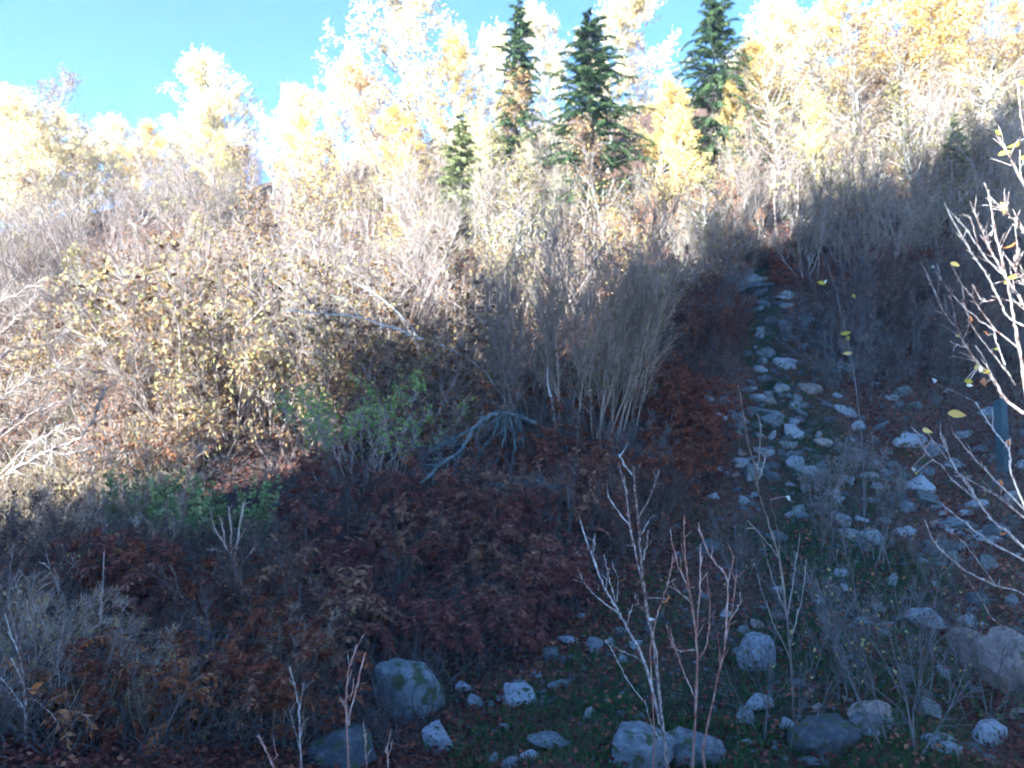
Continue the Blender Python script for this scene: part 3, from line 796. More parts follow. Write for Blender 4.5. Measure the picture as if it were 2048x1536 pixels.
scatter(TANLOW + LOWGOLD, 26, -80, 330, 640, 1060, 'dry_bush', 'sunlit dry tan bush', 'bush', 'dry bushes at the left edge', 0.6, 1.1, 0.6, tilt=0.25, hpx=1.0)

# ------------------------------------------------------------------ stones
import bmesh


def ico(sub):
    bm = bmesh.new(); bmesh.ops.create_icosphere(bm, subdivisions=sub, radius=1.0)
    v = np.array([x.co[:] for x in bm.verts]); f = np.array([[y.index for y in x.verts] for x in bm.faces])
    bm.free()
    return v, f


ICO = {k: ico(k) for k in (2, 3, 4, 5)}


def rock_mesh(name, mat, sub=3, planes=11, dmin=0.5, dmax=0.82, dim=(1, .85, .7), rough=0.03, seed=0, block=1.0):
    r = np.random.default_rng(seed)
    v, f = ICO[sub]; v = v.copy()
    if block != 1.0:
        Rm, _ = np.linalg.qr(r.normal(size=(3, 3)) * 0.25 + np.eye(3)); Rm *= np.sign(np.diag(Rm))
        v = (np.sign(v) * np.abs(v) ** block) @ Rm
        v /= np.abs(v).max()
    for _ in range(planes):
        n = r.normal(size=3); n /= np.linalg.norm(n)
        d = r.uniform(dmin, dmax)
        v -= np.maximum(v @ n - d, 0)[:, None] * n
    ph = r.uniform(0, 6, (7, 3)); fr = r.normal(size=(7, 3)) * np.array([2, 3, 5, 8, 13, 21, 30])[:, None]
    disp = sum(np.sin(v @ fr[i] + ph[i, 0] + 1.5 * np.sin(v @ fr[(i + 2) % 7] * 0.6)) / (1.35 ** i) for i in range(7)) * rough
    if sub >= 5:      # cracks
        for i in range(3):
            n = r.normal(size=3); n /= np.linalg.norm(n)
            q = np.abs(v @ n - r.uniform(-.4, .4) + 0.06 * np.sin(v @ fr[3] + i))
            disp -= 0.07 * np.exp(-(q / 0.03) ** 2)
    v = v * (1 + disp)[:, None] * np.array(dim)
    v /= np.abs(v[:, 0]).max()
    mb = MB(); mb.add(v, t=f)
    return mb.mesh(name, M[mat], sub > 2)


STONE = [rock_mesh('stone', ['rock', 'rock', 'rock', 'rockmoss'][i % 4], 3, 11 + i % 6, .38, .72, dim=(1, rng.uniform(.6, .95), rng.uniform(.4, .85)), seed=100 + i) for i in range(14)]


ZM = {}
SIZE = []


def stone(px, py, w, h, name='stone', label='pale grey stone', me=None, group='stones of the gully', sink=0.3, key=True, rz=None, mat=None):
    p = ground_hit(px, py + h * 0.32)
    if p is None: return None
    d = p[1] * CP + p[2] * SP
    rx = w * d / FPX / 2
    me = STONE[int(rng.integers(len(STONE)))] if me is None else me
    zz = max(h * d / FPX * 0.62, rx * 0.4)
    zm = ZM.setdefault(me.name, max(abs(v.co.z) for v in me.vertices) if me.name not in ZM else 0)
    o = link(name, me)
    rz = rng.uniform(-0.5, 0.5) + rng.choice([0, math.pi]) if rz is None else rz
    o.rotation_euler = (rng.normal() * 0.12, rng.normal() * 0.12, rz)
    o.scale = (rx * 1.05, rx * rng.uniform(0.85, 1.2), zz / zm)
    o.location = (p[0], p[1] + rx * 0.5, p[2] + zz * (0.55 - sink))
    if mat:
        o.material_slots[0].link = 'OBJECT'; o.material_slots[0].material = M[mat]
    tag(o, label, 'stone', group)
    if key:
        REG.append((o, label, px, py)); SIZE.append((w * h, o))
    return o


# boulders one can name
def hero(px, py, w, h, lb, mat, seed, dim, planes=9, dmin=.62, dmax=.95, sub=5, rz=0.0, rough=0.03, block=0.6):
    me = rock_mesh('boulder', mat, sub, planes, dmin, dmax, dim, rough, seed, block)
    return stone(px, py, w, h, 'boulder', lb, me, 'large boulders', 0.2, False, rz)


hero(808, 1392, 150, 132, 'large blocky blue grey boulder in the lower middle, half in the shoots', 'boulder', 4, (1, .9, .95), 8, .72, .95)
hero(680, 1515, 160, 80, 'rounded pale boulder cut by the bottom edge, left of the blocky boulder', 'boulder', 8, (1, .8, .6))
hero(870, 1487, 64, 74, 'small upright grey boulder just below the blocky boulder', 'rock', 12, (1, .8, 1.1))
hero(1035, 1398, 76, 48, 'pale flat topped stone on the green turf in the lower middle', 'rock', 17, (1, .7, .6))
hero(1285, 1512, 150, 90, 'large rounded boulder at the bottom edge below the white stemmed sapling', 'boulder', 23, (1, .8, .65))
hero(1395, 1503, 120, 74, 'dark rounded boulder at the bottom edge below the reddish saplings', 'boulder', 29, (1, .8, .65))
hero(1660, 1487, 140, 70, 'wide flat boulder at the bottom edge, right of the middle', 'boulder', 31, (1, .7, .5))
hero(1760, 1442, 95, 50, 'brown tinted wedge shaped boulder near the lower right', 'rockbrown', 37, (1, .7, .6))
hero(2038, 1335, 120, 135, 'big rough brown boulder at the right edge', 'rockbrown', 41, (1, .9, 1.0))
hero(1930, 1290, 64, 60, 'upright egg shaped grey boulder left of the brown boulder', 'rockbrown', 43, (1, .9, 1.0))
hero(1522, 1315, 80, 80, 'slanting grey boulder leaning right of the reddish saplings', 'rock', 47, (1, .8, 1.0))
hero(1470, 840, 46, 48, 'tall pale block in the middle stone cluster, beside the thin wand', 'rock', 53, (1, .8, 1.0), sub=4)
hero(1594, 862, 44, 42, 'square faced pale block in the middle stone cluster', 'rock', 59, (1, .6, .95), 7, .5, .7, sub=4)
hero(1875, 902, 46, 34, 'grey boulder in the right hand stone field below the long pale slab', 'rock', 61, (1, .8, .7), sub=4)
hero(1827, 885, 70, 36, 'long pale slab in the right hand stone field', 'rock', 67, (1, .6, .5), sub=4)

ST = [(1095, 1315, 40, 34), (1072, 1352, 26, 16), (1045, 1367, 30, 12), (1190, 1297, 40, 36), (1145, 1357, 16, 16), (1140, 1283, 45, 22), (1125, 1322, 30, 20),
      (1100, 1485, 85, 30), (1025, 1530, 48, 24), (930, 1380, 40, 26), (950, 1405, 36, 28), (978, 1410, 26, 18), (1010, 1455, 26, 16), (1180, 1430, 20, 24),
      (1210, 1352, 18, 14), (1240, 1270, 18, 14), (1275, 1290, 26, 18), (1300, 1262, 30, 20), (1225, 1285, 22, 16), (1320, 1240, 24, 18), (1250, 1320, 20, 16),
      (1630, 1530, 60, 24), (1772, 1462, 112, 28), (1870, 1430, 58, 44), (1480, 1305, 28, 28), (1520, 1410, 52, 34), (1500, 1435, 38, 36), (1490, 1260, 26, 20),
      (1965, 1200, 48, 42), (2035, 1205, 34, 32), (1860, 1232, 62, 54), (1755, 1078, 54, 40), (1710, 1320, 28, 14), (1600, 1022, 34, 28), (1920, 1045, 74, 42), (1865, 1000, 62, 38),
      (1995, 1062, 60, 40), (1421, 797, 22, 20), (1476, 866, 18, 24), (1501, 778, 30, 13), (1560, 777, 38, 24), (1591, 778, 22, 9), (1437, 824, 28, 20), (1452, 800, 26, 20),
      (1520, 800, 36, 20), (1513, 820, 46, 26), (1548, 832, 58, 22), (1591, 838, 32, 13), (1607, 829, 34, 22), (1575, 877, 26, 20), (1581, 890, 38, 18), (1548, 871, 20, 20),
      (1507, 873, 14, 11), (1524, 902, 28, 17), (1481, 924, 36, 24), (1505, 950, 42, 38), (1546, 933, 28, 20), (1548, 953, 30, 26), (1591, 924, 38, 32), (1618, 940, 52, 24),
      (1648, 932, 26, 26), (1490, 1002, 30, 20), (1697, 824, 22, 20), (1660, 809, 32, 15), (1526, 585, 38, 20), (1523, 605, 38, 18), (1581, 592, 38, 24), (1580, 609, 30, 15),
      (1581, 645, 34, 28), (1540, 641, 26, 22), (1576, 664, 18, 22), (1619, 640, 42, 28), (1646, 646, 30, 20), (1643, 667, 28, 20), (1670, 662, 28, 20), (1733, 676, 30, 22),
      (1609, 693, 22, 17), (1632, 706, 16, 9), (1663, 710, 22, 9), (1689, 711, 20, 11), (1704, 691, 20, 12), (1588, 722, 36, 14), (1603, 746, 16, 9), (1735, 732, 84, 26),
      (1728, 751, 36, 10), (1740, 761, 36, 14), (1756, 767, 48, 18), (1895, 749, 76, 30), (1878, 805, 58, 24), (1701, 826, 28, 22), (1936, 868, 44, 20), (1994, 916, 46, 24),
      (1854, 940, 46, 26), (1848, 967, 48, 32), (1865, 1010, 60, 30), (2004, 967, 48, 26), (1786, 793, 24, 14), (1725, 851, 32, 22), (1760, 842, 24, 14), (1640, 870, 22, 14),
      (1680, 890, 26, 16), (1910, 930, 36, 20), (1960, 900, 34, 18), (1780, 930, 30, 20), (1700, 960, 26, 18), (1800, 990, 36, 22), (1960, 1010, 40, 24), (2030, 1000, 40, 26),
      (1820, 1060, 44, 28), (1900, 1110, 40, 30), (1990, 1130, 48, 34), (1680, 1150, 28, 20), (1790, 1160, 36, 26), (1640, 1200, 30, 20), (1730, 1240, 36, 26), (1560, 1180, 26, 18),
      (1820, 1350, 50, 34), (1600, 1370, 40, 28), (1890, 1500, 70, 44), (1990, 1480, 80, 50), (1450, 1230, 24, 18), (1410, 1190, 22, 14), (1480, 980, 24, 16), (1440, 940, 22, 16), (1430, 880, 20, 16)]
for q in ST: stone(q[0], q[1], q[2] * 1.18, q[3] * 1.18, sink=rng.uniform(.25, .45))
for k in range(270):
    if k < 90 or k > 239: px, row = rng.normal(1565, 80), rng.normal(870, 80)
    elif k < 120: px, row = rng.normal(1610, 50), rng.uniform(580, 780)
    elif k < 200: px, row = rng.uniform(1660, 2060), rng.uniform(760, 1510)
    else: px, row = rng.uniform(960, 2060), rng.uniform(1230, 1520)
    w = (11 + rng.gamma(1.6, 8.0)) * (0.75 + 0.5 * (row - 600) / 900)
    stone(px, row, w, w * rng.uniform(.45, .85), label=['small grey stone', 'little grey stone', 'small pale stone'][k % 3] if w < 24 else ['mid sized grey stone', 'mid sized rough stone'][k % 2], sink=rng.uniform(.3, .5), mat=['rockbrown', 'boulder', 'rockmoss', None, None, None][int(rng.integers(6))])

for k in range(60):
    px, row = rng.uniform(1680, 2070), rng.uniform(780, 1130)
    w = (16 + rng.gamma(2.0, 9.0)) * (0.8 + 0.4 * (row - 780) / 350)
    stone(px, row, w, w * rng.uniform(.4, .75), label=['field stone', 'grey field stone', 'rough field stone'][k % 3] + ' in the right rubble', sink=rng.uniform(.3, .5), mat=['rockbrown', 'boulder', None, None][k % 4])

for k in range(170):
    y_ = rng.uniform(10.5, 24); x_ = path_x(y_) + rng.normal() * path_w(y_) * (.55 if y_ > 14 else .8)
    d_ = y_ * CP + float(H(x_, y_)) * SP; v_ = (float(H(x_, y_)) * CP - y_ * SP) / d_
    w = (9 + rng.gamma(1.5, 8.0)) * (1.25 - 0.02 * y_)
    stone(1024 + x_ / d_ * FPX, 768 - v_ * FPX, w, w * rng.uniform(.4, .8), label=['loose grey strip stone', 'loose rough strip stone'][k % 2], sink=rng.uniform(.3, .5), mat=['rockmoss', 'boulder', None, None][k % 4])

# past the 280 largest, the stones are one loose scatter
SIZE.sort(key=lambda q: -q[0])
rest = [o for _, o in SIZE[280:]]
mb = MB()
bpy.context.view_layer.update()
for o in rest:
    me = o.data
    co = np.zeros(len(me.vertices) * 3, np.float32); me.vertices.foreach_get('co', co)
    tr3 = np.zeros(len(me.polygons) * 3, np.int32); me.polygons.foreach_get('vertices', tr3)
    mw = np.array(o.matrix_world)
    mb.add(co.reshape(-1, 3) @ mw[:3, :3].T + mw[:3, 3], t=tr3.reshape(-1, 3))
gone = set(o.name for o in rest)
REG[:] = [q for q in REG if q[0].name not in gone]
for o in rest: D.objects.remove(o)
rubble = link('rubble', mb.mesh('rubble', M['rock'])); tag(rubble, 'smallest loose stones scattered between the larger ones in the gully', 'rubble', None, 'stuff')

# layered outcrop at the top of the strip
p = ground_hit(1500, 578)
lay = thing('layered_rock', 'pale layered rock slab at the upper end of the stony strip', 'rock', p, 0.15)
for k in range(8):
    me = rock_mesh('layer', ['rock', 'rockmoss'][k % 2], 4, 10, .5, .75, (1, .6, .22), .03, 300 + k)
    o = link('layer', me, lay, (-0.06 * k + rng.normal() * .10, 0.13 * k + rng.normal() * .05, -0.02 + 0.15 * k))
    o.scale = (0.80 - 0.05 * k + rng.normal() * .06, 0.7, 0.85); o.rotation_euler = (-0.35 + 0.1 * rng.normal(), -0.12 + 0.07 * rng.normal(), rng.normal() * .3)
    o.name = 'layer'

# weathered post among the stones
m_post = bark_mat('painted_post', (0.02, 0.045, 0.055), (0.03, 0.065, 0.08), (0.05, 0.09, 0.105), 5)
p = ground_hit(2008, 945)
po = thing('post', 'dark blue green upright post among the stones at the right edge', 'post', p, 0.4)
bm = bmesh.new()
bmesh.ops.create_cube(bm, size=1.0)
for v in bm.verts:
    v.co.x *= 0.26 * (1.0 if v.co.z < 0 else 0.86); v.co.y *= 0.16
    v.co.z = (v.co.z + 0.5) * 1.75 - 0.25 + (0.09 * v.co.x if v.co.z > 0 else 0)
bmesh.ops.bevel(bm, geom=bm.edges[:], offset=0.018, segments=2, affect='EDGES')
me = D.meshes.new('post_shaft'); bm.to_mesh(me); bm.free(); me.materials.append(m_post)
o = link('shaft', me, po); o.rotation_euler = (0.05, -0.09, 0)


# ------------------------------------------------------------------ ground cover (uncountable)
_gx = np.linspace(-80, 2130, 140); _gr = np.linspace(400, 1560, 90)


def _depth_map():
    d = np.concatenate([np.arange(4.0, 30, 0.1), np.arange(30, 75, 0.4)])
    out = np.zeros((len(_gr), len(_gx)))
    u = (_gx - 1024) / FPX
    for j, r_ in enumerate(_gr):
        v = (768 - r_) / FPX
        g = ((SP + v * CP) * d)[None] - H(u[:, None] * d, np.broadcast_to((CP - v * SP) * d, (len(u), len(d)))) <= 0
        out[j] = np.where(g.any(1), d[g.argmax(1)], 75)
    return out


DMAP = _depth_map()


def hits(px, row):
    fx = np.clip((px - _gx[0]) / (_gx[1] - _gx[0]), 0, len(_gx) - 1.001); fy = np.clip((row - _gr[0]) / (_gr[1] - _gr[0]), 0, len(_gr) - 1.001)
    i = fx.astype(int); j = fy.astype(int); a = fx - i; b = fy - j
    d = (DMAP[j, i] * (1 - a) + DMAP[j, i + 1] * a) * (1 - b) + (DMAP[j + 1, i] * (1 - a) + DMAP[j + 1, i + 1] * a) * b
    u = (px - 1024) / FPX; v = (768 - row) / FPX
    X = u * d; Y = (CP - v * SP) * d
    return np.stack([X, Y, H(X, Y)], 1)[d < 60]


def strip(P, f=0.85):
    return np.abs(P[:, 0] - path_x(P[:, 1])) < path_w(P[:, 1]) * f


def blades(P, h, w, lean, tint, k=2):
    n = len(P)
    d = np.stack([rng.normal(size=n) * lean, rng.normal(size=n) * lean, np.ones(n)], 1)
    G = grow(P - [0, 0, 0.02], d, h * rng.uniform(.5, 1.2, n), k, 0.22)
    a = rng.uniform(0, math.pi, n); s_ = np.stack([np.cos(a), np.sin(a), np.zeros(n)], 1) * (np.ones(n) * w * 0.5)[:, None]
    mb = MB()
    wv = np.array([1.0, 0.75, 0.12]) if k == 2 else np.array([1, .85, .6, .1])
    V = np.stack([G - s_[:, None] * wv[None, :, None], G + s_[:, None] * wv[None, :, None]], 2)     # n,k+1,2,3
    b = (np.arange(n) * (k + 1) * 2)[:, None] + np.arange(k)[None] * 2
    q = np.stack([b, b + 1, b + 3, b + 2], -1).reshape(-1, 4)
    mb.add(V, q=q, tint=np.repeat(tint, (k + 1) * 2))
    return mb


def stuff(name, me, label, cat):
    o = link(name, me); tag(o, label, cat, None, 'stuff'); return o


# green turf along the strip
P = hits(rng.uniform(850, 2100, 52000), 620 + 930 * rng.uniform(0, 1, 52000) ** 0.75)
P = P[strip(P, 1.05)]
keep = vnoise(P[:, 0] * 0.8, P[:, 1] * 0.8) + rng.normal(size=len(P)) * 0.35 > np.where(P[:, 1] < 11, -0.4, 0.1)
P = P[keep]
mb = blades(P, 0.10 + 0.004 * P[:, 1], 0.010 + 0.0006 * P[:, 1], 0.5, np.clip(rng.normal(.45, .25, len(P)), 0, 1))
stuff('grass', mb.mesh('grass', M['grass'], False), 'short green turf growing between the stones of the gully', 'grass')

# long dry grass on the left bank
P = np.concatenate([hits(rng.uniform(-60, 380, 9000), rng.uniform(860, 1110, 9000)), hits(rng.uniform(-60, 260, 4500), rng.uniform(560, 880, 4500)), hits(rng.uniform(-40, 620, 2600), rng.uniform(1080, 1500, 2600))])
mb = blades(P, 0.62, 0.009, 0.42, np.clip(rng.normal(.55, .25, len(P)), 0, 1), 3)
stuff('dry_grass', mb.mesh('dry_grass', M['dry'], False), 'long tan dry grass on the sunlit left bank', 'grass')

# fallen leaves
P = hits(rng.uniform(-60, 2110, 90000), 430 + 1120 * rng.uniform(0, 1, 90000) ** 0.9)
P = P[(~strip(P, 0.62) | (rng.uniform(0, 1, len(P)) < 0.3)) & ((P[:, 1] > 10) | (rng.uniform(0, 1, len(P)) < 0.6))]
mb = MB()
dd = rng.normal(size=(len(P), 3)) * [1, 1, 0.35]
mb.leaves(P + np.stack([np.zeros(len(P)), np.zeros(len(P)), rng.uniform(.005, .09, len(P))], 1), dd, 0.045 + 0.003 * P[:, 1], 0.03 + 0.0019 * P[:, 1], np.clip(rng.uniform(0, 1, len(P)) * .8 + .12 * vnoise(P[:, 0], P[:, 1]), 0, 1))
stuff('fallen_leaves', mb.mesh('fallen_leaves', M['litter'], False), 'dark red and brown fallen leaves covering the slope', 'leaves')

# brushwood: thin dead stems over the slope
P = hits(rng.uniform(-60, 2110, 26000), 440 + 1090 * rng.uniform(0, 1, 26000))
P = P[~strip(P, 0.8)]
n = len(P)
G = grow(P - [0, 0, .03], np.stack([rng.normal(size=n) * .7, rng.normal(size=n) * .7, np.ones(n)], 1), rng.uniform(.25, 1.0, n), 3, .2, 0, .2)
mb = MB(); mb.tubes(G, (0.0035 + 0.00022 * P[:, 1])[:, None] * np.array([1, .85, .6, .3])[None], 3)
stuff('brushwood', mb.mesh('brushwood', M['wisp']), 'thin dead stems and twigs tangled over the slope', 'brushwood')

# gravel on the strip
P = hits(rng.uniform(900, 2080, 2600), rng.uniform(620, 1530, 2600)); P = P[strip(P, 1.0)]
mb2 = MB()
v1, f1 = ico(1)
N = len(P); s_ = rng.uniform(.018, .05, N) * (0.7 + P[:, 1] / 25)
V = v1[None] * s_[:, None, None] * rng.uniform(.6, 1.2, (N, len(v1), 1)) * np.array([1, 1, .6]) + P[:, None, :]
F = f1[None] + (np.arange(N) * len(v1))[:, None, None]
mb2.add(V, t=F.reshape(-1, 3))
stuff('gravel', mb2.mesh('gravel', M['rock'], False), 'small loose gravel between the stones of the gully', 'gravel')


# ------------------------------------------------------------------ plants drawn branch by branch
def smooth_line(pts, n):
    pts = np.asarray(pts, float)
    if len(pts) < 3:
        t = np.linspace(0, 1, n)[:, None]
        return pts[0] * (1 - t) + pts[-1] * t
    e = np.concatenate([[2 * pts[0] - pts[1]], pts, [2 * pts[-1] - pts[-2]]])
    out = []
    for q in np.linspace(0, len(pts) - 1, n):
        i = min(int(q), len(pts) - 2); t = q - i
        a, b, c, d_ = e[i], e[i + 1], e[i + 2], e[i + 3]
        out.append(0.5 * (2 * b + (c - a) * t + (2 * a - 5 * b + 4 * c - d_) * t * t + (3 * b - a - 3 * c + d_) * t ** 3))
    return np.array(out)


def leaf_mesh(mat):
    y = np.array([0, .12, .32, .55, .78, 1.0]); w = np.array([0.02, .16, .27, .26, .15, .0])
    V = []; Q = []
    for i in range(6):
        c_ = -0.22 * y[i] ** 2
        V += [(-w[i], y[i], 0.35 * w[i] + c_), (0, y[i], c_ - 0.03), (w[i] * .92, y[i] + .03, 0.45 * w[i] + c_)]
    for i in range(5):
        a = i * 3
        Q += [(a, a + 1, a + 4, a + 3), (a + 1, a + 2, a + 5, a + 4)]
    mb = MB(); mb.add(np.array(V), q=np.array(Q), tint=np.full(18, .5) + rng.normal() * .1)
    return mb.mesh('leaf', M[mat])


LEAF = {k: leaf_mesh(k) for k in ('yellow', 'lime', 'white', 'orange', 'brown')}


def drawn(name, label, cat, d0, branches, mat, leaves=(), group=None, bud=0.0, spread=0.5, d1=None, rooted=True, sides=6, twigs=0, jag=0.0, thick=0.56):
    """branches: (pixel polyline from its root, width at root px, width at tip px); every branch leaves the nearest earlier one
    and also runs towards or away from the viewer"""
    lines = []
    root = None
    for bi, (pl, w0, w1) in enumerate(branches):
        n = max(6, len(pl) * 5)
        pp = smooth_line(pl, n)
        pp = pp + rng.normal(size=pp.shape) * (jag if jag else 0.9) * np.sin(np.linspace(0.1, 3.0, n))[:, None]
        t = np.linspace(0, 1, n)
        ds = d0
        join = None
        if bi and lines:
            best = min(((np.hypot(*(l[0][:, :2] - pp[0]).T).min(), j) for j, l in enumerate(lines)))
            if best[0] < 30:
                l = lines[best[1]][0]; k = np.hypot(*(l[:, :2] - pp[0]).T).argmin()
                ds = l[k, 2]; join = True
        lenm = np.hypot(*(np.diff(pp, axis=0)).T).sum() * d0 / FPX
        drift = rng.uniform(-1, 1) * spread * lenm
        if d1 is not None and bi == 0: drift = d1 - d0
        dep = ds + drift * t
        W = np.array([at(a, b, c) for (a, b), c in zip(pp, dep)])
        R = (w0 * (1 - t) + w1 * t) / 2 * d0 / FPX * thick * (1 + 0.22 * np.clip(rng.normal(size=n), -1, 1.8))
        if rooted and not join:
            g = W[0].copy(); g[2] = float(H(g[0], g[1])) - 0.08
            if W[0][2] - g[2] > 0.05:
                m_ = (W[0] + g) / 2 + np.array([0.03, 0.02, 0])
                W = np.concatenate([[g], [m_], W]); R = np.concatenate([[R[0] * 1.25], [R[0] * 1.12], R])
        lines.append((np.column_stack([pp, dep]), W, R))
    root = lines[0][1][0]
    T = thing(name, label, cat, root, 0, 1.0, group)
    for bi, (_, W, R) in enumerate(lines):
        mb = MB()
        mb.tubes((W - root)[None], R[None], sides)
        tipc = (W[-1] - root)
        if bud:
            nb = max(1, int(np.linalg.norm(np.diff(W, axis=0), axis=1).sum() / 0.05 * bud))
            idx = rng.integers(max(0, len(W) // 4), len(W) - 1, nb)
            f = rng.uniform(0, 1, nb)[:, None]
            pos = W[idx] * (1 - f) + W[idx + 1] * f - root
            tn = W[idx + 1] - W[idx]; tn /= np.linalg.norm(tn, axis=1, keepdims=True) + 1e-9
            bl = rng.uniform(.014, .032, nb)
            G = grow(pos, side_dirs(tn, .5, .1), bl, 2, .05)
            mb.tubes(G, np.array([[.0032, .0046, .0008]]) * np.ones((nb, 1)) * d0 / 5.5, 4)
            ns = max(1, nb // 5)
            G = grow(pos[:ns], side_dirs(tn[:ns], .6, .15), rng.uniform(.05, .16, ns), 4, .12)
            mb.tubes(G, np.array([[.0032, .003, .0026, .0034, .001]]) * np.ones((ns, 1)) * d0 / 5.5, 4)
        if twigs:
            nb = int(twigs * len(W))
            idx = rng.integers(max(1, len(W) // 5), len(W) - 1, nb)
            tn = W[idx + 1] - W[idx]; tn /= np.linalg.norm(tn, axis=1, keepdims=True) + 1e-9
            G = grow(W[idx] - root, side_dirs(tn, .7, -.05), rng.uniform(.15, .6, nb), 4, .14, 0, .12)
            mb.tubes(G, np.minimum(R[idx] * .45, .012)[:, None] * np.array([[1, .8, .65, .5, .25]]), 3)
        link('stem' if bi == 0 else 'branch', mb.mesh(name + '_branch', M[mat]), T)
    for (lx, ly, ln, ang, mt) in leaves:
        best = min(((np.hypot(*(l[0][:, :2] - [lx, ly]).T).min(), j) for j, l in enumerate(lines)))
        l = lines[best[1]][0]; k = np.hypot(*(l[:, :2] - [lx, ly]).T).argmin()
        c = at(lx, ly, l[k, 2] - 0.01)
        if best[0] > 5:
            e = at(*l[k]); mid = (c + e) / 2 + np.array([0, 0, .006])
            pb = MB(); pb.tubes(np.array([[e, mid, c]]) - root, np.array([[.0028, .0022, .0016]]) * d0 / 5, 4)
            link('petiole', pb.mesh('petiole', M[mat]), T)
        o = link('leaf', LEAF[mt], T, tuple(c - root))
        s_ = ln * l[k, 2] / FPX
        o.scale = (s_ * rng.uniform(.7, 1.05), s_ * rng.uniform(.85, 1.15), s_ * rng.uniform(.6, 2.2))
        o.rotation_euler = (math.radians(rng.uniform(35, 125)), math.radians(ang), math.radians(rng.uniform(-50, 50)))
    return T


# white stemmed sapling in the foreground
drawn('sapling', 'pale white stemmed leafless sapling in the lower middle foreground', 'sapling', 6.0, [
    ([(1335, 1536), (1320, 1400), (1308, 1290), (1297, 1235), (1289, 1189), (1283, 1126), (1279, 1071), (1275, 1022), (1269, 976), (1267, 935)], 13, 5),
    ([(1289, 1175), (1278, 1140), (1269, 1093), (1261, 1058), (1256, 1022), (1252, 986), (1245, 954), (1235, 926)], 8, 4),
    ([(1258, 1049), (1242, 1030), (1216, 992)], 5, 3.5), ([(1264, 950), (1247, 926), (1238, 909)], 4, 4),
    ([(1279, 1033), (1302, 989), (1318, 944)], 4, 4), ([(1280, 1071), (1297, 1044)], 4, 3), ([(1287, 1120), (1293, 1090), (1296, 1062)], 5, 4),
    ([(1288, 1222), (1269, 1193)], 4, 3),
    ([(1320, 1450), (1300, 1360), (1278, 1298), (1253, 1254), (1236, 1222), (1209, 1175), (1187, 1120), (1172, 1080), (1161, 1041)], 11, 6),
    ([(1237, 1227), (1204, 1202), (1171, 1170), (1157, 1142)], 6, 3), ([(1187, 1112), (1190, 1068)], 4, 4), ([(1231, 1205), (1217, 1150), (1208, 1110)], 5, 4),
    ([(1234, 1203), (1237, 1153)], 4, 2.5), ([(1253, 1252), (1265, 1211)], 4, 3), ([(1300, 1360), (1280, 1320), (1240, 1300), (1214, 1280)], 4, 3),
    ([(1285, 1400), (1255, 1360), (1230, 1310), (1212, 1282)], 4, 3), ([(1320, 1480), (1300, 1440), (1290, 1400)], 4, 3)], 'sap',
    [(1335, 1198, 16, 200, 'orange'), (1295, 1236, 14, 100, 'white')], bud=0.8)
drawn('sapling', 'reddish thin stemmed sapling right beside the white stemmed one', 'sapling', 6.3, [
    ([(1385, 1536), (1392, 1400), (1394, 1298), (1384, 1208), (1376, 1164), (1369, 1099), (1368, 1030)], 9, 4),
    ([(1373, 1167), (1354, 1126), (1340, 1058)], 5, 3), ([(1394, 1260), (1398, 1203), (1401, 1153), (1401, 1088)], 5, 4),
    ([(1394, 1320), (1414, 1290), (1420, 1222), (1414, 1153)], 5, 3), ([(1390, 1300), (1351, 1298), (1332, 1249)], 4, 2.5),
    ([(1300, 1300), (1313, 1235), (1335, 1170), (1346, 1120)], 4, 2.5), ([(1392, 1400), (1370, 1350), (1352, 1300), (1340, 1260)], 5, 3),
    ([(1384, 1208), (1360, 1185), (1338, 1172)], 3, 2)], 'sapred', [(1337, 1190, 15, 190, 'orange')], bud=0.8)
drawn('sapling', 'grey sapling with a long reddish left shoot, right of the reddish sapling', 'sapling', 6.5, [
    ([(1405, 1500), (1430, 1380), (1450, 1290), (1464, 1222), (1473, 1151)], 8, 3.5), ([(1450, 1285), (1453, 1235), (1453, 1156), (1422, 1115), (1396, 1055)], 6, 5),
    ([(1456, 1165), (1468, 1112)], 4, 4), ([(1460, 1240), (1485, 1200)], 3, 2), ([(1430, 1380), (1440, 1320), (1435, 1270)], 4, 2)], 'sapred', bud=0.9)
drawn('sapling', 'single tall thin wand in front of the middle stone cluster', 'sapling', 8.0, [
    ([(1590, 1470), (1582, 1330), (1572, 1220), (1558, 1120), (1535, 1040), (1518, 985), (1511, 940), (1495, 880), (1482, 800), (1475, 768)], 8, 4.5),
    ([(1514, 945), (1518, 905), (1522, 855), (1521, 850)], 3, 4), ([(1517, 960), (1527, 930), (1530, 912)], 3, 3), ([(1560, 1120), (1530, 1080), (1495, 1040)], 3, 2),
    ([(1575, 1230), (1545, 1160), (1525, 1080)], 4, 2), ([(1575, 1230), (1590, 1140), (1600, 1070)], 4, 2), ([(1582, 1320), (1540, 1230), (1515, 1150)], 4, 2),
    ([(1580, 1290), (1605, 1190), (1612, 1120)], 3, 2), ([(1560, 1130), (1555, 1060), (1540, 1000)], 3, 2)], 'bare_grey', [(1572, 993, 18, 120, 'white')], bud=0.3)
drawn('sapling', 'thin wand with yellow leaves rising beside the upper stony strip', 'sapling', 14.6, [
    ([(1722, 860), (1712, 775), (1702, 715), (1690, 655), (1672, 580), (1655, 530), (1640, 498)], 5, 2.5), ([(1697, 690), (1705, 640), (1722, 580), (1730, 540)], 3, 2),
    ([(1670, 575), (1650, 550), (1635, 548)], 3, 2)], 'wisp',
    [(1635, 565, 17, 100, 'lime'), (1647, 567, 9, 40, 'white'), (1703, 593, 20, 80, 'lime'), (1702, 664, 22, 260, 'lime'), (1690, 680, 18, 60, 'lime'), (1705, 706, 20, 270, 'yellow')], thick=.42)
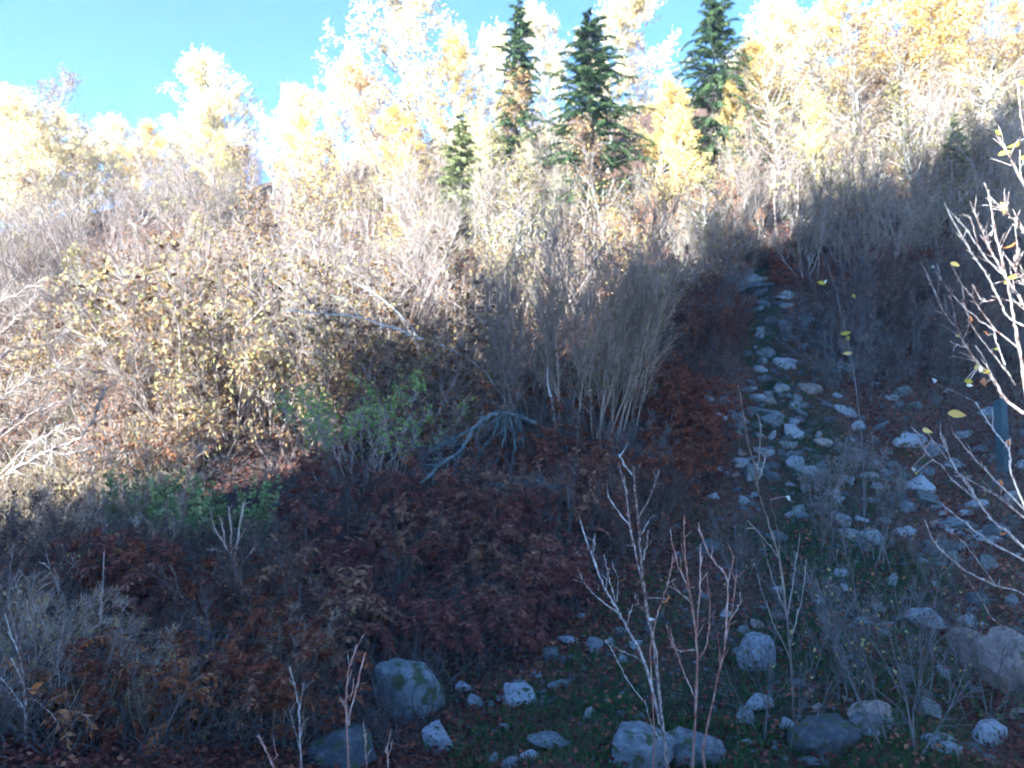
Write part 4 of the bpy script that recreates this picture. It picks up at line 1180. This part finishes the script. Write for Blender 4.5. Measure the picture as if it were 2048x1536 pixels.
drawn('sapling', 'bare reddish twin shoots at the bottom edge below the blocky boulder', 'sapling', 5.2, [
    ([(697, 1536), (694, 1454), (693, 1384), (700, 1335), (713, 1292)], 9, 5), ([(697, 1450), (703, 1412), (719, 1350), (730, 1306)], 7, 6), ([(694, 1420), (680, 1395)], 4, 4), ([(698, 1400), (708, 1370)], 4, 3)], 'sapred', bud=0.7)
drawn('sapling', 'bare pale forked shoot at the bottom edge, left of the twin shoots', 'sapling', 5.2, [
    ([(602, 1536), (600, 1460), (598, 1422), (590, 1377), (580, 1338)], 8, 4), ([(599, 1420), (604, 1390), (607, 1366)], 6, 5), ([(600, 1500), (585, 1440), (577, 1415)], 3, 2.5)], 'sap', bud=0.6)
drawn('sapling', 'short reddish shoot at the bottom edge, leftmost of three shoots', 'sapling', 5.0, [
    ([(552, 1545), (541, 1523), (528, 1492), (517, 1472)], 8, 6), ([(541, 1523), (556, 1510)], 3, 3)], 'sapred', bud=0.7)
drawn('sapling', 'pair of tiny reddish shoots before the bottom boulder', 'sapling', 5.0, [
    ([(734, 1545), (731, 1490), (729, 1460)], 5, 4), ([(776, 1545), (775, 1510), (772, 1492)], 5, 4)], 'sapred', bud=0.7)
drawn('sapling', 'leafless branching grey sapling at the lower left corner', 'sapling', 6.0, [
    ([(46, 1536), (52, 1440), (46, 1360), (42, 1314), (31, 1265), (17, 1209)], 11, 4), ([(38, 1307), (22, 1270), (10, 1227)], 5, 3.5), ([(52, 1425), (30, 1390), (0, 1354)], 5, 4),
    ([(52, 1400), (70, 1400), (94, 1419), (115, 1443)], 5, 3), ([(45, 1360), (30, 1330), (22, 1315)], 4, 3), ([(50, 1420), (20, 1400), (5, 1380)], 4, 2)], 'sap',
    [(62, 1378, 24, 60, 'orange'), (74, 1385, 20, 280, 'orange')], bud=0.5)
drawn('sapling', 'thin grey shoot above the lower left sapling', 'sapling', 7.0, [
    ([(135, 1330), (129, 1206), (105, 1150), (92, 1105)], 6, 2.5), ([(112, 1170), (100, 1150), (88, 1140)], 3, 2), ([(118, 1190), (108, 1150), (86, 1125)], 3, 2)], 'bare_grey', bud=0.3)
drawn('sapling', 'short grey shoot just left of the thin shoot, lower left', 'sapling', 6.8, [
    ([(110, 1340), (87, 1251), (70, 1216), (59, 1181)], 6, 4), ([(80, 1240), (60, 1232), (48, 1226)], 3, 2)], 'sap', bud=0.4)
drawn('sapling', 'upright slender grey stem in the lower left shade', 'sapling', 7.5, [
    ([(195, 1480), (195, 1314), (203, 1200), (206, 1157), (209, 1098)], 7, 3), ([(198, 1260), (180, 1200), (170, 1190)], 3, 2)], 'bare_grey')
drawn('dry_plant', 'pale antler shaped dry plant in the left shade edge', 'plant', 10.0, [
    ([(481, 1200), (480, 1150), (462, 1110), (440, 1075), (425, 1045), (419, 1014)], 9, 4), ([(462, 1110), (462, 1060), (457, 1014)], 6, 5), ([(470, 1115), (478, 1060), (488, 1007)], 7, 8),
    ([(478, 1140), (500, 1105), (512, 1090)], 5, 3), ([(440, 1075), (420, 1050), (413, 1042)], 4, 3), ([(450, 1090), (445, 1050), (436, 1030)], 5, 3), ([(465, 1100), (490, 1060), (498, 1040)], 4, 3),
    ([(463, 1108), (430, 1100), (410, 1100)], 4, 2)], 'tan', bud=1.0)
drawn('dry_plant', 'small curved dry twig plant left of the antler shaped one', 'plant', 9.0, [
    ([(375, 1250), (372, 1208), (355, 1180), (350, 1150), (338, 1130)], 6, 3), ([(372, 1208), (388, 1190), (388, 1160)], 4, 3), ([(372, 1207), (355, 1200)], 3, 2)], 'tan', bud=0.5)

# branches reaching in from the right
RL = [(1866, 531, 15, 90, 'white'), (1900, 526, 17, 110, 'yellow'), (2000, 405, 26, 160, 'yellow'), (2031, 484, 24, 180, 'orange'), (1940, 645, 14, 0, 'orange'), (1976, 671, 12, 0, 'orange'),
      (1987, 698, 16, 90, 'lime'), (2007, 568, 20, 60, 'lime'), (2034, 552, 16, 260, 'lime'), (1911, 672, 13, 90, 'yellow'), (1948, 737, 24, 60, 'lime'), (1932, 771, 14, 90, 'white'), (1928, 762, 20, 95, 'lime'),
      (1972, 766, 34, 80, 'brown'), (1980, 742, 18, 270, 'lime'), (1962, 745, 12, 0, 'white')]
drawn('branching_sapling', 'sunlit white branches of a sapling reaching in from the right edge, upper one', 'sapling', 3.9, [
    ([(2180, 960), (2110, 880), (2060, 835), (2030, 815), (2005, 790), (1987, 758), (1955, 725), (1932, 693), (1911, 652), (1890, 628), (1872, 589), (1846, 532)], 17, 4.5),
    ([(2060, 835), (2048, 760), (2044, 725), (2033, 667), (2026, 633), (2018, 581), (2000, 506), (1987, 446), (1979, 394), (1968, 366)], 14, 5),
    ([(2075, 720), (2060, 640), (2048, 612), (2026, 576), (2002, 540), (1981, 500), (1968, 472), (1942, 407)], 12, 5.5),
    ([(2007, 550), (1981, 527), (1961, 500), (1935, 464), (1915, 437)], 7, 4), ([(2046, 652), (2013, 631), (2000, 602), (1976, 555), (1950, 516), (1940, 503), (1919, 464), (1901, 433), (1890, 407)], 8, 5),
    ([(2035, 695), (2000, 667), (1966, 646), (1932, 618), (1898, 581), (1867, 537)], 8, 3.5), ([(1989, 657), (1958, 615), (1929, 576), (1901, 527)], 5, 3.5), ([(1916, 667), (1906, 615), (1898, 586)], 6, 4),
    ([(2030, 770), (2018, 750), (1976, 696), (1945, 654), (1927, 602)], 6, 3.5), ([(2080, 600), (2046, 560), (2031, 542), (2036, 498)], 7, 5), ([(2070, 480), (2044, 459), (2020, 432), (2005, 417)], 5, 4),
    ([(1958, 500), (1942, 440), (1925, 428)], 4, 4), ([(1990, 600), (1965, 600), (1946, 570)], 5, 4), ([(1932, 695), (1915, 690), (1900, 682)], 5, 3), ([(1990, 450), (1982, 470), (1977, 470)], 5, 4),
    ([(1987, 758), (1970, 720), (1950, 690)], 5, 3), ([(2010, 730), (1995, 690), (1990, 665)], 5, 3)], 'sap', RL, bud=0.9, spread=0.35, thick=.5)
drawn('branching_sapling', 'thin shaded branches with yellow leaves at the right edge below the white ones', 'sapling', 5.0, [
    ([(2200, 1240), (2110, 1150), (2047, 1094), (2019, 1068), (1986, 1042), (1958, 1005), (1928, 958), (1916, 945), (1897, 909), (1880, 866)], 11, 3.5),
    ([(1958, 1005), (1930, 980), (1904, 958), (1887, 936), (1858, 911), (1846, 883), (1824, 855)], 7, 3.5), ([(1900, 925), (1870, 887), (1850, 860)], 5, 4),
    ([(2080, 1060), (2028, 1019), (1991, 990), (1935, 958)], 7, 3), ([(2100, 1060), (2040, 1010), (1967, 936), (1938, 904), (1906, 866)], 8, 4), ([(2110, 1150), (2005, 1098), (1970, 1077), (1928, 1044), (1888, 1012)], 7, 4),
    ([(2060, 1040), (2024, 951), (2021, 917), (2013, 892), (1992, 866), (1972, 836), (1951, 804)], 7, 4.5), ([(1858, 911), (1843, 890), (1838, 880)], 3, 2.5)], 'sap',
    [(1895, 826, 30, 100, 'yellow'), (1845, 858, 22, 110, 'yellow'), (1823, 937, 18, 120, 'white'), (1834, 944, 16, 110, 'lime'), (2018, 878, 20, 200, 'orange'), (2003, 972, 14, 0, 'orange'), (2000, 1070, 14, 60, 'orange'), (1868, 766, 16, 20, 'white')], bud=0.6, spread=0.35)
drawn('branching_sapling', 'leafy green tipped twigs at the right edge above the white branches', 'sapling', 4.2, [
    ([(2200, 560), (2110, 460), (2045, 365), (2018, 313), (1994, 272)], 11, 5), ([(2140, 500), (2100, 380), (2060, 300), (2044, 240), (2036, 180)], 8, 4), ([(2045, 365), (2040, 340), (2040, 300)], 5, 3)], 'sap',
    [(1990, 262, 18, 120, 'lime'), (1996, 310, 22, 90, 'lime'), (2018, 308, 14, 60, 'yellow'), (2040, 318, 18, 80, 'lime'), (2038, 283, 22, 100, 'lime'), (2037, 162, 20, 130, 'lime'), (2046, 330, 14, 0, 'white')], bud=0.4)
drawn('branching_sapling', 'bare thin arching twigs crossing the stones at the lower right', 'sapling', 5.4, [
    ([(2140, 1330), (2060, 1200), (1990, 1170), (1930, 1140), (1870, 1085), (1850, 1040)], 7, 3), ([(1990, 1170), (1940, 1100), (1900, 1060)], 4, 2.5), ([(2120, 1300), (2000, 1250), (1950, 1180), (1900, 1110)], 5, 2.5)], 'sap', bud=0.3)

# dead wood
drawn('fallen_tree', 'mossy grey dead tree bent over with branches trailing down, below the tan shrub', 'dead tree', 16.3, [
    ([(1120, 868), (1087, 855), (1054, 840), (1035, 833), (1011, 827), (992, 827), (968, 838), (951, 854), (929, 889), (910, 911), (880, 930), (861, 950), (830, 975)], 11, 5),
    ([(953, 858), (929, 866), (902, 881), (884, 887), (849, 911)], 6, 3), ([(1004, 829), (988, 844), (970, 870)], 6, 3), ([(1000, 830), (984, 874), (957, 907), (947, 936), (929, 985), (908, 1008)], 7, 4),
    ([(1008, 828), (1010, 870), (990, 930), (960, 985)], 6, 3), ([(1015, 828), (1030, 880), (1020, 950), (990, 1010)], 6, 3), ([(1010, 828), (1000, 880), (965, 950), (940, 1020)], 5, 3),
    ([(1040, 835), (1048, 926), (1017, 932), (985, 955)], 5, 3), ([(929, 889), (915, 930), (890, 975)], 5, 3), ([(1030, 832), (1050, 900), (1040, 973), (1005, 1010)], 5, 3)], 'mossy', d1=13.4, spread=0.25, twigs=1.3, jag=1.4, thick=.8)
drawn('fallen_branch', 'tangled grey dead branches lying below the fallen tree', 'branch', 13.4, [
    ([(1135, 966), (1103, 973), (1082, 963), (1058, 961), (1011, 967), (982, 969)], 7, 3), ([(1120, 975), (1093, 1004), (1078, 1028), (1054, 1047)], 6, 3), ([(1058, 961), (1043, 973), (1027, 991), (1005, 1010)], 5, 3),
    ([(1090, 968), (1060, 1010), (1030, 1060)], 5, 3), ([(1078, 1028), (1090, 1070), (1100, 1100)], 4, 2)], 'mossy', twigs=1.2, spread=0.3, jag=1.4, thick=.75)
drawn('snag', 'pale bluish bent snag standing left of the tan shrub base', 'dead stem', 16.2, [
    ([(1111, 905), (1110, 869), (1107, 816), (1101, 798), (1096, 768), (1095, 736)], 9, 7), ([(1125, 860), (1140, 840), (1156, 824)], 5, 4)], 'pale', spread=0.1)
drawn('fallen_log', 'bright white dead stem leaning across the golden shrubs', 'log', 17.2, [
    ([(1010, 800), (960, 735), (900, 698), (850, 680), (820, 668), (790, 658), (720, 635), (640, 627), (570, 620)], 7, 6), ([(840, 676), (800, 630), (760, 595), (715, 568)], 5, 3.5), ([(720, 635), (690, 600), (660, 590)], 4, 2.5)], 'pale', spread=0.1, twigs=.35, d1=15.4, thick=.5)
drawn('arching_shrub', 'sunlit pale grey branches arching in from the left edge', 'shrub', 12.4, [
    ([(-60, 1010), (23, 942), (94, 905), (112, 895), (164, 874), (192, 823), (211, 771)], 14, 5), ([(105, 905), (141, 907), (192, 893)], 7, 4), ([(150, 925), (187, 918), (251, 902)], 6, 4),
    ([(-50, 990), (40, 909), (84, 872), (141, 856), (175, 846)], 9, 4), ([(-60, 760), (0, 715), (35, 694), (94, 687), (141, 661)], 10, 4), ([(-60, 920), (0, 867), (35, 839), (80, 812), (120, 770)], 9, 4),
    ([(-60, 840), (10, 790), (60, 760), (110, 740), (170, 710)], 8, 3), ([(94, 687), (110, 720), (150, 740), (180, 720)], 6, 3), ([(-40, 700), (20, 650), (60, 610), (80, 560)], 8, 3), ([(-40, 640), (10, 600), (90, 560), (150, 530)], 7, 3),
    ([(20, 942), (10, 985), (0, 1030)], 5, 3), ([(84, 872), (110, 820), (150, 790)], 5, 3), ([(-30, 900), (60, 830), (130, 800), (200, 740)], 7, 3)], 'bare', spread=0.4, twigs=3.0, jag=2.5, thick=.5,
    leaves=[(65, 865, 12, 40, 'yellow'), (110, 858, 12, 40, 'white'), (30, 985, 12, 90, 'yellow'), (100, 735, 12, 60, 'yellow'), (55, 755, 10, 0, 'white')])

# leafy low plants
GREENB = [proto_shrub(1.7, 18, 0.75, 10, 6, 'bare', 'green', 1500, 0.06, base_r=0.012, twig_r=0.004, leaf_top=True, base=0.6)]
HERB = [proto_herb(0.95, 18, 'bluegreen', 60, 0.085, 0.3) for _ in range(2)]
LHERB = [proto_herb(0.4, 12, 'deepgreen', 14, 0.06, 0.9) for _ in range(2)]


def put(parts, px, row, s, name, label, cat, group=None, key=None, hpx=.8):
    p = ground_hit(px, row)
    t = plant(parts, name, label, cat, p, None, s, group)
    if key: REG.append((t, label, px, row - hpx * s * .5 / p[1] * 1490))
    return t


put(GREENB[0], 725, 975, 1.4, 'green_bush', 'bright green topped bush left of the fallen tree', 'bush')
put(HERB[0], 355, 1120, 1.4, 'green_herb', 'blue green upright leafy herb, middle of three on the left bank', 'herb')
put(HERB[1], 485, 1110, 1.45, 'green_herb', 'dark blue green leafy herb, rightmost of three on the left bank', 'herb')
put(HERB[1], 270, 1095, 1.4, 'green_herb', 'sunlit yellowish green herb, leftmost of three on the left bank', 'herb')
put(ORANGE[0], 265, 1185, 0.85, 'orange_plant', 'upright orange leaved plant left of the pale antler shaped plant', 'plant')
for i, (x, r, lb) in enumerate([(130, 1480, 'bright orange leafed shoots nearest the lower left corner'), (260, 1440, 'orange leafed shoot right of the brightest one, lower left'), (420, 1400, 'orange leaf spray in the lower left shade'), (330, 1490, 'small orange shoots low in the lower left')]):
    put(ORANGE[i % 2], x, r, 0.9, 'orange_shoots', lb, 'shoots')
for (x, r, s) in [(1560, 1480, 1.0), (1700, 1400, 1.1), (1790, 1500, 1.1), (1640, 1300, .9), (1750, 1130, 1.0), (1900, 1230, .9), (1480, 1160, .9), (1840, 1400, 1.0), (1660, 1120, .8), (1950, 1440, .9)]:
    put(WISP[int(rng.integers(3))], x, r, s, 'wispy_shrub', 'wispy bare grey shrub', 'shrub', 'wispy shrubs among the stones', True)
for (x, r, s) in [(1690, 960, 1.0), (1660, 1000, .9), (1735, 960, 1.0), (1650, 1050, .8), (1780, 1010, .9), (1620, 990, .7)]:
    put(SEED[int(rng.integers(2))], x, r, s, 'seed_plant', 'dry herb with pale seed heads', 'herb', 'seed herbs in the stony strip', True)
for (x, r, s) in [(1830, 1160, 1.2), (1880, 1150, 1.0), (1640, 740, 1.1), (1960, 1240, 1.0), (1760, 1210, 1.0), (1700, 1290, 1.0), (1600, 1330, .9), (1480, 1380, .9), (1900, 1370, 1.0), (1330, 1400, .9), (620, 1400, 1.0), (1820, 1480, 1.0), (1980, 1440, 1.1), (900, 1500, .9), (1740, 1020, .9)]:
    put(LHERB[int(rng.integers(2))], x, r, s, 'low_herb', 'low green herb tuft', 'herb', 'green tufts among the stones', True, .3)

# ------------------------------------------------------------------ labels completed by the nearest landmark
LM = [(1490, 525, 'the layered slab'), (1425, 200, 'the lone spruce'), (1185, 240, 'the broad spruce'), (1030, 170, 'the slim spruce'), (915, 380, 'the small olive spruce'), (1908, 290, 'the small grey green spruce'),
      (850, 180, 'the tallest pale birch'), (465, 220, 'the pointed pale birch'), (1150, 650, 'the tall tan shrub'), (960, 910, 'the fallen tree'), (1100, 800, 'the snag'), (770, 880, 'the green topped bush'),
      (700, 635, 'the white leaning stem'), (808, 1385, 'the blocky boulder'), (2008, 870, 'the blue green post'), (1270, 1100, 'the white stemmed sapling'), (1400, 1180, 'the reddish sapling'), (2020, 1335, 'the big brown boulder'),
      (1522, 1315, 'the slanting boulder'), (1500, 900, 'the tall thin wand'), (1594, 862, 'the square pale block'), (1827, 885, 'the long pale slab'), (1680, 640, 'the leafy thin wand'), (1035, 1398, 'the flat turf stone'),
      (1660, 1487, 'the wide bottom boulder'), (100, 850, 'the arching pale branches'), (355, 1030, 'the blue green herbs'), (460, 1080, 'the antler shaped plant'), (45, 1330, 'the lower left sapling'), (1930, 560, 'the white right branches'),
      (700, 1400, 'the twin shoots'), (1392, 330, 'the bright yellow birch'), (285, 350, 'the small golden skyline birch'), (1790, 120, 'the dense golden birch'), (1310, 290, 'the bright golden birch'), (75, 300, 'the sparse far left tree')]
ORD = ['', ', second closest', ', third closest', ', fourth closest', ', fifth closest', ', sixth closest', ', seventh closest', ', eighth closest', ', ninth closest', ', tenth closest', ', eleventh closest', ', twelfth closest']
from collections import defaultdict
bucket = defaultdict(list)
for o, desc, px, row in REG:
    d, lx, ly, nm = min((math.hypot(px - a, row - b), a, b, n) for a, b, n in LM)
    dx, dy = px - lx, row - ly
    if abs(dx) > abs(dy): rel = 'right of' if dx > 0 else 'left of'
    else: rel = 'below' if dy > 0 else 'above'
    bucket[(desc, rel, nm)].append((d, o))
for (desc, rel, nm), L in bucket.items():
    L.sort(key=lambda q: q[0])
    for k, (d, o) in enumerate(L):
        o['label'] = f'{desc} {rel} {nm}' + (ORD[k] if k < len(ORD) else ', farther off')
print('things', len([o for o in C.objects if o.parent is None]))

# ------------------------------------------------------------------ thin scattering volume added to stand in for lens glare
bm = bmesh.new(); bmesh.ops.create_cube(bm, size=1.0)
for v in bm.verts:
    v.co.x *= 540; v.co.y = v.co.y * 610 + 95; v.co.z = v.co.z * 68 + 22
me = D.meshes.new('glare_veil'); bm.to_mesh(me); bm.free()
hm, nt, out = nodes_of('glare_veil')
pv = nt.nodes.new('ShaderNodeVolumePrincipled')
pv.inputs['Color'].default_value = (0.95, 0.96, 1.0, 1)
pv.inputs['Density'].default_value = 0.0011
nt.links.new(pv.outputs[0], out.inputs['Volume'])
me.materials.append(hm)
hz = link('glare_veil', me); hz['kind'] = 'stuff'; hz['label'] = 'thin bright veil added to stand in for lens glare'
